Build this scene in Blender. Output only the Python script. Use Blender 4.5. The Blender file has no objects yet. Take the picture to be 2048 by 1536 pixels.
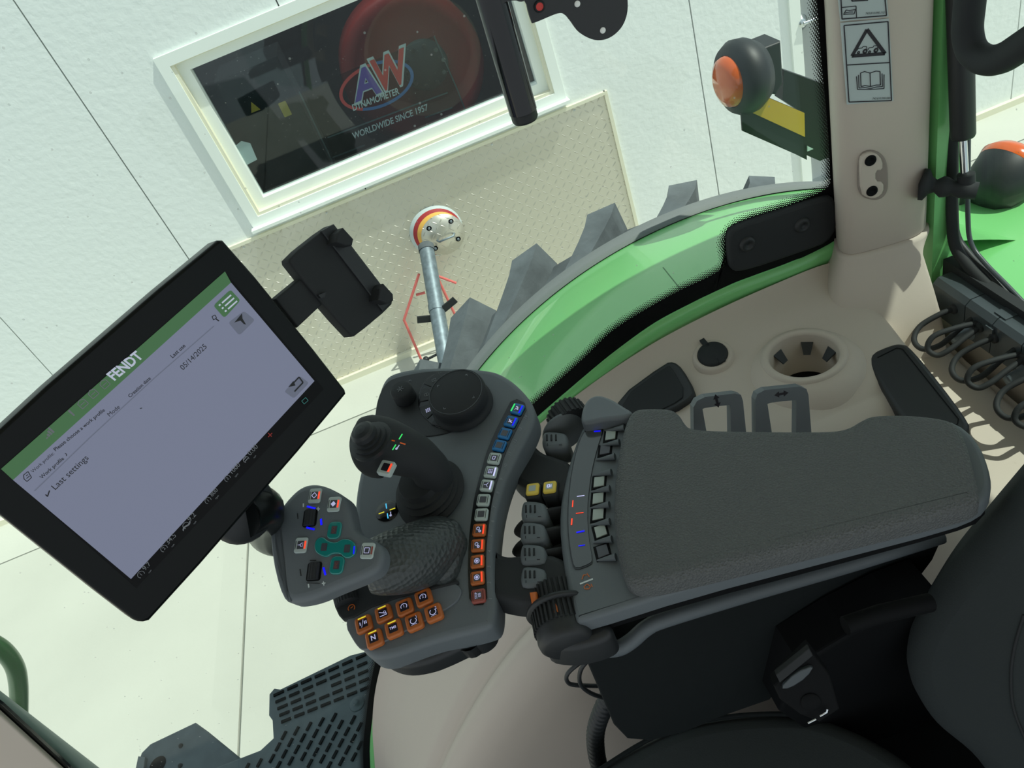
import bpy, math, random
from mathutils import Vector as V, Matrix
random.seed(7)
PI = math.pi
C = bpy.context.scene.collection
# ------------------------------------------------------------------ camera, light, exposure
FP = 1540.0
TH = math.radians(38.05)
AX, AY, BX, BY = .9236, -.3833, .3833, .9236
CAM = V((0, 0, 3.0))
def ray(x, y):
    dx, dy = x - 1024.0, y - 768.0
    u, v = dx * AX + dy * AY, dx * BX + dy * BY
    return V((u, FP * math.cos(TH) - v * math.sin(TH), -(FP * math.sin(TH) + v * math.cos(TH)))) / FP
cd = bpy.data.cameras.new('camera'); cam = bpy.data.objects.new('camera', cd); C.objects.link(cam)
cd.sensor_width = 36; cd.lens = FP / 2048 * 36; cd.clip_start = .02
xa = V((AX, -BX * math.sin(TH), -BX * math.cos(TH))).normalized()
za = -ray(1024, 768).normalized()
ya = za.cross(xa).normalized()
cam.matrix_world = Matrix(((xa.x, ya.x, za.x, CAM.x), (xa.y, ya.y, za.y, CAM.y), (xa.z, ya.z, za.z, CAM.z), (0, 0, 0, 1)))
bpy.context.scene.camera = cam
w = bpy.data.worlds.new('world'); bpy.context.scene.world = w; w.use_nodes = True
bg = w.node_tree.nodes['Background']; bg.inputs[0].default_value = (.84, .92, .97, 1); bg.inputs[1].default_value = .8
sd = bpy.data.lights.new('sun', 'SUN'); sun = bpy.data.objects.new('sun', sd); C.objects.link(sun)
SUN = V((-.62, .2, -1)).normalized()
sun.rotation_euler = SUN.to_track_quat('-Z', 'Y').to_euler(); sun.location = (3, -1, 6)
sd.energy = 4.3; sd.angle = .009; sd.color = (1, .96, .85)
vs = bpy.context.scene.view_settings
vs.view_transform = 'Standard'; vs.look = 'None'; vs.exposure = 0.0; vs.gamma = 1; vs.use_curve_mapping = False

# ------------------------------------------------------------------ materials
def lin(r, g, b):
    f = lambda c: (c / 255 / 12.92) if c / 255 <= .04045 else ((c / 255 + .055) / 1.055) ** 2.4
    return (f(r), f(g), f(b), 1)
MT = {}
def mat(name, col, rough=.6, metal=0, bump=None, var=0, emit=None, coat=0, spec=.5, vscale=6):
    """bump=(kind, scale, strength, distance)"""
    m = bpy.data.materials.new(name); m.use_nodes = True; N = m.node_tree.nodes; L = m.node_tree.links
    b = N['Principled BSDF']; b.inputs['Base Color'].default_value = col
    b.inputs['Roughness'].default_value = rough; b.inputs['Metallic'].default_value = metal
    b.inputs['Coat Weight'].default_value = coat; b.inputs['Specular IOR Level'].default_value = spec
    tc = N.new('ShaderNodeTexCoord')
    if var:
        n = N.new('ShaderNodeTexNoise'); n.inputs['Scale'].default_value = vscale; n.inputs['Detail'].default_value = 6
        L.new(tc.outputs['Object'], n.inputs['Vector'])
        r = N.new('ShaderNodeValToRGB'); r.color_ramp.elements[0].position = .3; r.color_ramp.elements[1].position = .7
        k0, k1 = 1 - var, 1 + var
        r.color_ramp.elements[0].color = (col[0] * k0, col[1] * k0, col[2] * k0, 1)
        r.color_ramp.elements[1].color = (min(1, col[0] * k1), min(1, col[1] * k1), min(1, col[2] * k1), 1)
        L.new(n.outputs['Fac'], r.inputs[0]); L.new(r.outputs[0], b.inputs['Base Color'])
    if bump:
        kind, sc, st, dist = bump
        if kind == 'noise':
            t = N.new('ShaderNodeTexNoise'); t.inputs['Detail'].default_value = 3; o = t.outputs['Fac']
        else:
            t = N.new('ShaderNodeTexVoronoi'); t.inputs['Randomness'].default_value = .35 if name in ('grip', 'side_panel') else 1; o = t.outputs['Distance']
        t.inputs['Scale'].default_value = sc
        L.new(tc.outputs['Object'], t.inputs['Vector'])
        bp = N.new('ShaderNodeBump'); bp.inputs['Strength'].default_value = st; bp.inputs['Distance'].default_value = dist
        L.new(o, bp.inputs['Height']); L.new(bp.outputs[0], b.inputs['Normal'])
    if emit:
        b.inputs['Emission Color'].default_value = emit[0]; b.inputs['Emission Strength'].default_value = emit[1]
    MT[name] = m
    return m
mat('console', lin(94, 102, 106), .55, bump=('noise', 900, .15, .0005))
mat('console_light', lin(98, 105, 110), .5, bump=('noise', 900, .12, .0005))
mat('black', lin(32, 36, 38), .5, bump=('noise', 700, .1, .0005))
mat('black_gloss', lin(14, 16, 18), .12)
mat('frit_black', lin(9, 11, 12), .5, spec=.15)
mat('deep_black', lin(12, 14, 16), .7, spec=.15)
mat('rubber', lin(30, 34, 36), .75)
mat('grip', lin(58, 64, 64), .36, bump=('voronoi', 195, .75, .0018))
mat('leather', lin(88, 92, 92), .6, bump=('voronoi', 460, .8, .0022))
mat('seat', lin(40, 47, 48), .9, bump=('noise', 500, .4, .001))
mat('side_panel', lin(17, 23, 24), .8, spec=.25, bump=('voronoi', 42, .3, .002))
mat('beige', lin(190, 180, 168), .65, bump=('noise', 700, .12, .0006))
mat('beige_dark', lin(140, 130, 122), .7)
mat('green', lin(120, 196, 120), .3, coat=.3)
mat('green_dark', lin(62, 122, 66), .3, coat=.3)
mat('fender_grey', lin(120, 124, 124), .7)
mat('tyre', lin(92, 98, 102), .85, var=.22, bump=('noise', 60, .4, .004), vscale=14)
mat('tyre_dirt', lin(128, 118, 104), .95, var=.25, vscale=20)
mat('steel', lin(196, 198, 195), .28, 1)
mat('chrome', lin(215, 220, 222), .15, 1)
mat('galv', lin(122, 134, 142), .5, .5, var=.25, vscale=30)
mat('white_frame', lin(242, 246, 240), .5)
mat('cream_frame', lin(232, 228, 205), .6)
mat('wall', lin(236, 240, 237), .75, bump=('noise', 28, .5, .006))
mat('gap', lin(110, 114, 108), .9)
mat('dark_room', lin(40, 46, 48), .95, var=.4, vscale=2)
mat('drum_red', lin(168, 50, 46), .6, var=.1)
mat('drum_hub', lin(60, 80, 82), .6)
mat('panel_dark', lin(62, 78, 82), .7)
mat('logo_red', lin(214, 66, 60), .6)
mat('logo_purple', lin(106, 78, 170), .6)
mat('logo_white', lin(205, 215, 215), .6)
mat('logo_blue', lin(60, 110, 170), .6)
mat('grey_door', lin(150, 155, 156), .6)
mat('orange_btn', lin(180, 100, 46), .4)
mat('red_btn', lin(150, 78, 68), .5)
mat('white_btn', lin(176, 190, 186), .5)
mat('blue_btn', lin(30, 110, 168), .4)
mat('yellow_btn', lin(222, 196, 80), .5)
mat('teal', lin(24, 128, 122), .25, coat=.5)
mat('lens', lin(72, 74, 80), .3)
mat('lens_dark', lin(38, 34, 42), .3)
mat('lens_grey', lin(166, 178, 172), .45)
mat('screen_strip', lin(74, 79, 80), .14, coat=.5)
mat('ledw', lin(215, 215, 255), .5, emit=(lin(205, 205, 255), .75))
mat('ledr', lin(255, 70, 40), .5, emit=(lin(255, 70, 40), .9))
mat('ledb', lin(10, 10, 250), .5, emit=(lin(15, 15, 255), 1.0))
mat('ledg', lin(60, 230, 110), .5, emit=(lin(60, 230, 110), .7))
mat('ledy', lin(235, 225, 60), .5, emit=(lin(235, 220, 60), .6))
mat('ledc', lin(80, 200, 250), .5, emit=(lin(80, 200, 250), .8))
mat('ledo', lin(200, 90, 30), .5, emit=(lin(200, 90, 30), .35))
mat('icon_pale', lin(190, 190, 225), .5, emit=(lin(190, 190, 230), .5))
mat('print', lin(130, 136, 140), .6)
mat('print_black', lin(22, 24, 26), .7)
mat('print_white', lin(205, 215, 215), .6)
mat('sticker', lin(178, 190, 190), .45)
mat('ink', lin(28, 24, 34), .6)
mat('amber', lin(220, 98, 36), .15, coat=.6)
mat('reflector', lin(212, 166, 60), .25)
mat('bezel', lin(14, 18, 18), .3, spec=.18)
mat('screen_white', lin(30, 32, 36), .3, emit=(lin(112, 118, 140), .9))
mat('screen_green', lin(20, 40, 22), .3, emit=(lin(56, 98, 58), .9))
mat('screen_black', lin(9, 10, 11), .35, spec=.15)
mat('screen_text', lin(20, 22, 26), .5)
mat('screen_grey', lin(60, 62, 68), .4, emit=(lin(92, 98, 116), .8))
mat('screen_dim', lin(40, 42, 44), .4, emit=(lin(92, 98, 102), .8))
mat('screen_logo', lin(150, 155, 165), .4, emit=(lin(160, 165, 185), .8))
mat('mat_rubber', lin(82, 92, 98), .75, var=.12, vscale=30)
mat('reflected_red', lin(224, 112, 106), .5)  # faded red of the tripod's reflection in the tread plate
mat('post_grey', lin(150, 160, 155), .6)
mat('reflected_yellow', lin(246, 190, 92), .6)
mat('deep_red', lin(176, 52, 56), .6)
mat('rail', lin(62, 70, 74), .35)
mat('orange_mark', lin(200, 104, 36), .5)
# concrete
m = mat('concrete', lin(190, 190, 180), .85, var=.05, vscale=1.3, bump=('noise', 60, .3, .003))
mat('concrete_light', lin(198, 198, 188), .85, var=.04, vscale=2, bump=('noise', 60, .3, .003))
# diamond tread plate: raised lozenges, alternate cells turned the other way
def tread():
    m = bpy.data.materials.new('tread_plate'); m.use_nodes = True; N = m.node_tree.nodes; L = m.node_tree.links
    b = N['Principled BSDF']; b.inputs['Base Color'].default_value = lin(214, 210, 198); b.inputs['Metallic'].default_value = .8; b.inputs['Roughness'].default_value = .3
    tc = N.new('ShaderNodeTexCoord'); sp = N.new('ShaderNodeSeparateXYZ'); L.new(tc.outputs['Object'], sp.inputs[0])
    def M(op, a, c=None, d=None):
        n = N.new('ShaderNodeMath'); n.operation = op
        for i, q in enumerate((a, c, d)):
            if q is None: continue
            if isinstance(q, (int, float)): n.inputs[i].default_value = q
            else: L.new(q, n.inputs[i])
        return n.outputs[0]
    S = 1 / .044
    x = M('MULTIPLY', sp.outputs[0], S); z = M('MULTIPLY', sp.outputs[2], S)
    fx, fz = M('FLOOR', x), M('FLOOR', z)
    par = M('MULTIPLY_ADD', M('FLOORED_MODULO', M('ADD', fx, fz), 2), 2, -1)
    lx, lz = M('SUBTRACT', M('FRACT', x), .5), M('SUBTRACT', M('FRACT', z), .5)
    lz = M('MULTIPLY', lz, par)
    a = M('ADD', lx, lz); c = M('SUBTRACT', lx, lz)
    d = M('ADD', M('POWER', M('MULTIPLY', a, 1.6), 2), M('POWER', M('MULTIPLY', c, 8.0), 2))
    h = M('SUBTRACT', 1, M('MINIMUM', d, 1))
    bp = N.new('ShaderNodeBump'); bp.inputs['Strength'].default_value = .8; bp.inputs['Distance'].default_value = .005
    L.new(h, bp.inputs['Height']); L.new(bp.outputs[0], b.inputs['Normal'])
    n = N.new('ShaderNodeTexNoise'); n.inputs['Scale'].default_value = 2; L.new(tc.outputs['Object'], n.inputs['Vector'])
    r = M('MULTIPLY_ADD', n.outputs['Fac'], .15, .34); L.new(r, b.inputs['Roughness'])
    MT['tread'] = m
tread()
def glassmat(name, tint, gloss, dirt=0):
    m = bpy.data.materials.new(name); m.use_nodes = True; N = m.node_tree.nodes; L = m.node_tree.links
    N.remove(N['Principled BSDF']); out = N['Material Output']
    t = N.new('ShaderNodeBsdfTransparent'); t.inputs[0].default_value = tint
    g = N.new('ShaderNodeBsdfGlossy'); g.inputs['Roughness'].default_value = .02
    mx = N.new('ShaderNodeMixShader'); mx.inputs[0].default_value = gloss
    L.new(t.outputs[0], mx.inputs[1]); L.new(g.outputs[0], mx.inputs[2]); last = mx
    if dirt:
        tc = N.new('ShaderNodeTexCoord'); vo = N.new('ShaderNodeTexVoronoi'); vo.inputs['Scale'].default_value = 34
        L.new(tc.outputs['Object'], vo.inputs['Vector'])
        lt = N.new('ShaderNodeMath'); lt.operation = 'LESS_THAN'; lt.inputs[1].default_value = .05; L.new(vo.outputs['Distance'], lt.inputs[0])
        mu = N.new('ShaderNodeMath'); mu.operation = 'MULTIPLY'; mu.inputs[1].default_value = dirt; L.new(lt.outputs[0], mu.inputs[0])
        df = N.new('ShaderNodeBsdfDiffuse'); df.inputs[0].default_value = (.7, .72, .68, 1)
        m2 = N.new('ShaderNodeMixShader'); L.new(mu.outputs[0], m2.inputs[0]); L.new(mx.outputs[0], m2.inputs[1]); L.new(df.outputs[0], m2.inputs[2]); last = m2
    L.new(last.outputs[0], out.inputs[0]); MT[name] = m
glassmat('cab_glass', (.87, .93, .92, 1), .02, .35)
glassmat('window_glass', (.8, .85, .85, 1), .04, .5)
# printed dots along the glass edge: density falls with the strip's own v coordinate
def fritmat():
    m = bpy.data.materials.new('frit_dots'); m.use_nodes = True; N = m.node_tree.nodes; L = m.node_tree.links
    b = N['Principled BSDF']; b.inputs['Base Color'].default_value = lin(14, 16, 16); b.inputs['Roughness'].default_value = .3
    out = N['Material Output']; uv = N.new('ShaderNodeUVMap'); sp = N.new('ShaderNodeSeparateXYZ'); L.new(uv.outputs[0], sp.inputs[0])
    def M(op, a, c=None):
        n = N.new('ShaderNodeMath'); n.operation = op
        for i, q in enumerate((a, c)):
            if q is None: continue
            if isinstance(q, (int, float)): n.inputs[i].default_value = q
            else: L.new(q, n.inputs[i])
        return n.outputs[0]
    K = 2 * PI
    s = M('MULTIPLY', M('SINE', M('MULTIPLY', sp.outputs[0], K)), M('SINE', M('MULTIPLY', sp.outputs[1], K * 4)))
    g = M('GREATER_THAN', s, M('SUBTRACT', M('MULTIPLY', sp.outputs[1], 1.5), .75))
    t = N.new('ShaderNodeBsdfTransparent'); mx = N.new('ShaderNodeMixShader')
    L.new(g, mx.inputs[0]); L.new(t.outputs[0], mx.inputs[1]); L.new(b.outputs[0], mx.inputs[2]); L.new(mx.outputs[0], out.inputs[0])
    MT['frit'] = m
fritmat()

# ------------------------------------------------------------------ geometry helpers
class Pl:
    def __init__(s, p, n): s.p = V(p); s.n = V(n).normalized()
    def at(s, x, y, h=0):
        r = ray(x, y); q = s.p + s.n * h
        return CAM + r * ((q - CAM).dot(s.n) / r.dot(s.n))
    def off(s, h): return Pl(s.p + s.n * h, s.n)
def ZP(z): return Pl((0, 0, z), (0, 0, 1))
def YP(y): return Pl((0, y, 0), (0, -1, 0))
def XP(x): return Pl((x, 0, 0), (-1, 0, 0))
def ch(p, n=2, closed=True):
    for _ in range(n):
        q = []; N = len(p)
        for i in range(N if closed else N - 1):
            a, b = V(p[i]), V(p[(i + 1) % N]); q += [a * .75 + b * .25, a * .25 + b * .75]
        if not closed: q = [V(p[0])] + q + [V(p[-1])]
        p = q
    return [V(a) for a in p]
def cr(p, n=6, closed=False):
    p = [V(a) for a in p]; N = len(p); out = []
    for i in range(N if closed else N - 1):
        g = lambda k: p[k % N] if closed else p[max(0, min(N - 1, k))]
        a, b, c, d = g(i - 1), g(i), g(i + 1), g(i + 2)
        for j in range(n):
            t = j / n
            out.append(.5 * ((2 * b) + (c - a) * t + (2 * a - 5 * b + 4 * c - d) * t * t + (3 * b - a - 3 * c + d) * t ** 3))
    if not closed: out.append(p[-1])
    return out
def rq(px, k=.16):
    q = []; N = len(px)
    for i in range(N):
        a, b, c = (V(px[j % N]) for j in (i - 1, i, i + 1))
        for t in (0, .25, .5, .75, 1):
            p, r = b.lerp(a, k), b.lerp(c, k); q.append(p * (1 - t) ** 2 + b * 2 * t * (1 - t) + r * t * t)
    return [(p.x, p.y) for p in q]
def rnd(w, h, r, n=4):
    o = []
    for cx, cy, a0 in ((w / 2 - r, h / 2 - r, 0), (-w / 2 + r, h / 2 - r, 90), (-w / 2 + r, -h / 2 + r, 180), (w / 2 - r, -h / 2 + r, 270)):
        for i in range(n + 1):
            a = math.radians(a0 + 90 * i / n); o.append((cx + r * math.cos(a), cy + r * math.sin(a)))
    return o
class Fr:
    """a local frame: origin, ex, ey, n"""
    def __init__(s, o, ex, n):
        s.o = V(o); s.n = V(n).normalized(); ex = V(ex); s.ex = (ex - s.n * ex.dot(s.n)).normalized(); s.ey = s.n.cross(s.ex)
    def p(s, x, y, h=0): return s.o + s.ex * x + s.ey * y + s.n * h
    def poly(s, pts, h=0): return [s.p(a[0], a[1], h) for a in pts]
def frame(pl, x, y, x2, y2, h=0):
    a = pl.at(x, y, h); b = pl.at(x2, y2, h); return Fr(a, b - a, pl.n)
ORG = {}
class MB:
    def __init__(s): s.v = []; s.f = []; s.m = []; s.sm = []; s.mats = []; s.uv = {}
    def mi(s, m):
        if m not in s.mats: s.mats.append(m)
        return s.mats.index(m)
    def add(s, vs, fs, m, smooth=False):
        b = len(s.v); s.v += [V(a) for a in vs]; k = s.mi(m)
        for f in fs: s.f.append([b + i for i in f]); s.m.append(k); s.sm.append(smooth)
        return s
    def slab(s, pts, n, d, m, bev=0, seg=3, hole=None):
        """prism with its face at pts, going down -n by d, upper rim rounded by bev"""
        n = V(n).normalized(); P = [V(p) for p in pts]; N = len(P)
        ar = V((0, 0, 0))
        for i in range(N): ar += P[i].cross(P[(i + 1) % N])
        if ar.dot(n) < 0: P.reverse()
        cen = sum(P, V((0, 0, 0))) / N
        def inset(q):
            if q == 0: return [p.copy() for p in P]
            o = []
            for i in range(N):
                a, b, c = P[i - 1], P[i], P[(i + 1) % N]
                e1, e2 = (b - a), (c - b)
                if e1.length < 1e-7 or e2.length < 1e-7: o.append(b.copy()); continue
                e1.normalize(); e2.normalize(); i1, i2 = n.cross(e1), n.cross(e2)
                t = i1 + i2
                if t.length < .3: o.append(b + i1 * q); continue
                t.normalize(); o.append(b + t * min(q / max(.5, t.dot(i1)), 1.6 * q))
            return o
        rows = []
        if bev:
            for k in range(seg + 1):
                a = PI / 2 * k / seg
                rows.append([p - n * (bev * (1 - math.cos(a))) for p in inset(bev * (1 - math.sin(a)))])
        else: rows.append(P)
        rows.append([p - n * d for p in P])
        vs = [p for r in rows for p in r]; fs = [list(range(N))]
        s.add(rows[0], [list(range(N))], m)
        fs = []
        for k in range(len(rows) - 1):
            for i in range(N):
                j = (i + 1) % N; fs.append([k * N + i, (k + 1) * N + i, (k + 1) * N + j, k * N + j])
        s.add(vs, fs, m, bool(bev) and N > 8)
        s.add(rows[-1], [list(range(N))[::-1]], m)
        return s
    def ring(s, outer, inner, n, d, m):
        n = V(n).normalized(); N = len(outer)
        O = [V(p) for p in outer]; I = [V(p) for p in inner]
        vs = O + I + [p - n * d for p in O] + [p - n * d for p in I]; fs = []
        for i in range(N):
            j = (i + 1) % N
            fs += [[i, j, N + j, N + i], [2 * N + i, 3 * N + i, 3 * N + j, 2 * N + j], [i, 2 * N + i, 2 * N + j, j], [N + i, N + j, 3 * N + j, 3 * N + i]]
        return s.add(vs, fs, m)
    def tube(s, path, r, m, n=12, cap=True, flat=1.0, up=None):
        P = [V(p) for p in path]; K = len(P)
        R = [r] * K if not hasattr(r, '__len__') else list(r)
        if len(R) != K: R = [R[0] + (R[-1] - R[0]) * i / (K - 1) for i in range(K)]
        t0 = (P[1] - P[0]).normalized(); u = V(up) if up else (V((0, 0, 1)) if abs(t0.z) < .9 else V((1, 0, 0)))
        vs = []; rows = 0
        for i in range(K):
            t = ((P[min(i + 1, K - 1)] - P[max(i - 1, 0)])).normalized()
            u = (u - t * u.dot(t)).normalized(); w = t.cross(u)
            for k in range(n):
                a = 2 * PI * k / n; vs.append(P[i] + (u * math.cos(a) * flat + w * math.sin(a)) * R[i])
        fs = []
        for i in range(K - 1):
            for k in range(n):
                l = (k + 1) % n; fs.append([i * n + k, i * n + l, (i + 1) * n + l, (i + 1) * n + k])
        s.add(vs, fs, m, True)
        if cap:
            s.add(vs[:n], [list(range(n))[::-1]], m); s.add(vs[-n:], [list(range(n))], m)
        return s
    def cyl(s, a, b, r, m, n=24, r2=None, bev=0):
        a, b = V(a), V(b)
        if not bev: return s.tube([a, b], [r, r if r2 is None else r2], m, n)
        d = (b - a).normalized(); r2 = r if r2 is None else r2
        return s.tube([a, b - d * bev, b - d * bev * .3, b], [r, r2, r2 - bev * .3, r2 - bev], m, n)
    def lathe(s, o, ax, prof, m, n=32, ex=None, sq=1.0, hard=False):
        """prof = [(radius, height)] about axis ax"""
        if hard:
            for i in range(len(prof) - 1): s.lathe(o, ax, prof[i:i + 2], m, n, ex, sq)
            return s
        ax = V(ax).normalized(); e = V(ex) if ex else (V((1, 0, 0)) if abs(ax.x) < .9 else V((0, 1, 0)))
        e = (e - ax * e.dot(ax)).normalized(); g = ax.cross(e); o = V(o); K = len(prof)
        vs = [o + ax * h + (e * math.cos(2 * PI * k / n) + g * math.sin(2 * PI * k / n) * sq) * r for r, h in prof for k in range(n)]
        fs = [[i * n + k, i * n + (k + 1) % n, (i + 1) * n + (k + 1) % n, (i + 1) * n + k] for i in range(K - 1) for k in range(n)]
        return s.add(vs, fs, m, True)
    def box(s, lo, hi, m):
        (a, b, c), (d, e, f) = lo, hi
        vs = [(a, b, c), (d, b, c), (d, e, c), (a, e, c), (a, b, f), (d, b, f), (d, e, f), (a, e, f)]
        return s.add(vs, [[3, 2, 1, 0], [4, 5, 6, 7], [0, 1, 5, 4], [1, 2, 6, 5], [2, 3, 7, 6], [3, 0, 4, 7]], m)
    def grid(s, rows, m, smooth=True, closed=False):
        n = len(rows[0]); vs = [p for r in rows for p in r]; fs = []
        for i in range(len(rows) - 1):
            for k in range(n if closed else n - 1):
                l = (k + 1) % n; fs.append([i * n + k, i * n + l, (i + 1) * n + l, (i + 1) * n + k])
        return s.add(vs, fs, m, smooth)
    def bar(s, a, b, wd, n, m, d=.0006):
        """thin flat bar from a to b lying on a face of normal n"""
        a, b, n = V(a), V(b), V(n).normalized(); t = (b - a).normalized(); w = n.cross(t) * wd / 2
        return s.slab([a - w + n * d, b - w + n * d, b + w + n * d, a + w + n * d], n, d, m)
    def line(s, pts, wd, n, m, d=.0006, closed=False):
        for i in range(len(pts) if closed else len(pts) - 1): s.bar(pts[i], pts[(i + 1) % len(pts)], wd, n, m, d)
        return s
    def text(s, fr, body, m, width=None, height=None, x=0, y=0, h=.0006, center=True, bold=0, shear=0):
        c = bpy.data.curves.new('t', 'FONT'); c.body = body; c.align_x = 'CENTER' if center else 'LEFT'; c.align_y = 'CENTER' if center else 'BOTTOM_BASELINE'
        c.offset = bold; c.shear = shear; c.resolution_u = 3; c.fill_mode = 'FRONT'
        o = bpy.data.objects.new('t', c); C.objects.link(o)
        me = bpy.data.meshes.new_from_object(o.evaluated_get(bpy.context.evaluated_depsgraph_get()))
        vs = [v.co.copy() for v in me.vertices]; fs = [list(p.vertices) for p in me.polygons]
        bpy.data.objects.remove(o); bpy.data.curves.remove(c); bpy.data.meshes.remove(me)
        if not vs: return s
        w0 = max(v.x for v in vs) - min(v.x for v in vs); h0 = max(v.y for v in vs) - min(v.y for v in vs)
        kx = width / w0 if width else height / h0; ky = height / h0 if height else kx
        return s.add([fr.p(x + v.x * kx, y + v.y * ky, h) for v in vs], fs, m)
    def build(s, name, parent=None, **kw):
        lo = V([min(v[i] for v in s.v) for i in range(3)]); hi = V([max(v[i] for v in s.v) for i in range(3)])
        org = V(((lo.x + hi.x) / 2, (lo.y + hi.y) / 2, lo.z))
        me = bpy.data.meshes.new(name); me.from_pydata([tuple(v - org) for v in s.v], [], s.f)
        for m in s.mats: me.materials.append(MT[m])
        me.polygons.foreach_set('material_index', s.m); me.polygons.foreach_set('use_smooth', s.sm)
        me.update()
        o = bpy.data.objects.new(name, me); C.objects.link(o); ORG[o.name] = org
        if parent: o.parent = parent; o.location = org - ORG[parent.name]
        else: o.location = org
        if kw: tag(o, **kw)
        return o
def tag(o, label=None, cat=None, group=None, kind=None):
    if label: o['label'] = label
    if cat: o['category'] = cat
    if group: o['group'] = group
    if kind: o['kind'] = kind
    return o
def thing(name, loc, label, cat, group=None):
    o = bpy.data.objects.new(name, None); C.objects.link(o); o.location = V(loc); o.empty_display_size = .05; ORG[o.name] = V(loc)
    return tag(o, label, cat, group)
def pts(pl, px, h=0): return [pl.at(p[0], p[1], h) for p in px]
def cp(px, n=2): return [(p.x, p.y) for p in ch([V((a, b)) for a, b in px], n)]
def ccr(px, n=6, closed=True): return [(p.x, p.y) for p in cr([V((a, b)) for a, b in px], n, closed)]
# ================================================================== OUTSIDE: yard, building
WY = 4.6
f = MB()
f.box((-9, -3, -.2), (8, 8, -.012), 'gap')
for x0, x1 in ((-9, -1.797), (-1.783, 2.6), (2.614, 8)):
    f.box((x0, -3, -.15), (x1, 4.148, 0), 'concrete')
    f.box((x0, 4.16, -.15), (x1, WY, 0), 'concrete_light')
f.build('floor', kind='structure', label='pale concrete yard slabs with a joint running to the wall')
GX0, GX1, GZ0, GZ1 = -.955, .837, 1.40, 2.22      # building window glass
FX0, FX1, FZ0, FZ1 = GX0 - .13, GX1 + .13, GZ0 - .12, GZ1 + .1
wl = MB(); seams = [-9, -6.17, -5.01, -3.85, -2.69, -1.53, -.37, 1.825, 2.44]
wl.box((-9, WY + .02, 0), (FX0, WY + .05, 5), 'gap'); wl.box((FX1, WY + .02, 0), (2.44, WY + .05, 5), 'gap'); wl.box((3.5, WY + .02, 0), (8, WY + .05, 5), 'gap')
wl.box((FX0, WY + .02, 0), (FX1, WY + .05, FZ0), 'gap'); wl.box((FX0, WY + .02, FZ1), (FX1, WY + .05, 5), 'gap')
def panel(x0, x1, z0, z1):
    g = .004
    wl.box((x0 + g, WY, z0), (x1 - g, WY + .04, z1), 'wall')
for i in range(len(seams) - 1):
    a, b = seams[i], seams[i + 1]
    if b <= FX0 or a >= FX1: panel(a, b, 0, 5); continue
    panel(a, b, FZ1, 5); panel(a, b, 0, FZ0)
    if a < FX0: panel(a, FX0 + .004, FZ0, FZ1)
    if b > FX1: panel(FX1 - .004, b, FZ0, FZ1)
panel(3.5, 4.03, 0, 5); panel(4.03, 6.2, 0, 5); panel(6.2, 8, 0, 5)
wl.build('wall_right', kind='structure', label='off-white insulated panel wall of the building')
tb = MB()
for a, b in ((-9, 2.44), (3.5, 8)): tb.box((a, WY - .03, 0), (b, WY, .045), 'cream_frame')
tb.build('baseboard_right', kind='structure', label='pale metal flashing along the foot of the wall')
# building window
wf = MB()
def framebox(mb, x0, x1, z0, z1, t, y0, y1, m):
    mb.box((x0, y0, z0), (x1, y1, z0 + t), m); mb.box((x0, y0, z1 - t), (x1, y1, z1), m)
    mb.box((x0, y0, z0 + t), (x0 + t, y1, z1 - t), m); mb.box((x1 - t, y0, z0 + t), (x1, y1, z1 - t), m)
framebox(wf, FX0, FX1, FZ0, FZ1, .06, WY - .022, WY + .06, 'white_frame')
framebox(wf, FX0 + .058, FX1 - .058, FZ0 + .058, FZ1 - .045, .02, WY - .012, WY + .07, 'cream_frame')
framebox(wf, FX0 + .075, FX1 - .075, FZ0 + .075, FZ1 - .06, .06, WY + .03, WY + .1, 'white_frame')
wf.box((FX0 - .01, WY - .068, FZ0 - .012), (FX1 + .01, WY, FZ0 + .006), 'white_frame')
win = wf.build('window_1', kind='structure', label='white framed window in the panel wall')
pn = MB(); pn.box((GX0 - .01, WY + .075, GZ0 - .01), (GX1 + .01, WY + .081, GZ1 + .01), 'window_glass'); pn.build('window_pane', win)
for nm_, lo_, hi_ in (('wall_back', (-2.2, 6.6, .2), (2.2, 6.7, 3.4)), ('wall_left', (-2.2, 4.7, .2), (-2.1, 6.6, 3.4)), ('wall_far', (2.1, 4.7, .2), (2.2, 6.6, 3.4)), ('floor_room', (-2.2, 4.7, .1), (2.2, 6.7, .2)), ('ceiling_room', (-2.2, 4.7, 3.4), (2.2, 6.7, 3.5))):
    rm = MB(); rm.box(lo_, hi_, 'dark_room'); rm.build(nm_, kind='structure', label='dark room behind the building window')
ld = bpy.data.lights.new('room_fill', 'AREA'); lo_ = bpy.data.objects.new('room_fill', ld); C.objects.link(lo_); lo_.location = (.2, 5.2, 3.35); ld.energy = 15; ld.size = 1.0  # unseen fill light, added to brighten the drum and sign behind the glass
# dynamometer behind the glass
dy = thing('dynamometer', (.1, 5.3, .2), 'red wheel-shaped test machine with a dark bolted hub, seen through the building window', 'machine')
P = YP(5.25); c0 = P.at(828, 140); rr = (P.at(968, 150) - c0).length
d = MB(); d.lathe(c0, (0, -1, 0), [(0, 0), (rr * .8, 0), (rr * .82, .03), (rr * .97, .03), (rr, .0), (rr, -.25), (0, -.25)], 'drum_red', 48); d.build('drum', dy)
c1 = P.at(848, 128); d = MB(); d.lathe(c1, (0, -1, 0), [(0, .06), (rr * .3, .06), (rr * .33, .04), (rr * .33, -.02)], 'drum_hub', 32); hb = d.build('hub', dy)
for k in range(10):
    a = 2 * PI * k / 10; q = c1 + V((math.cos(a), 0, math.sin(a))) * rr * .26
    d = MB(); d.cyl(q + V((0, -.055, 0)), q + V((0, -.08, 0)), .014, 'steel', 8); d.build('bolt', hb)
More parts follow.
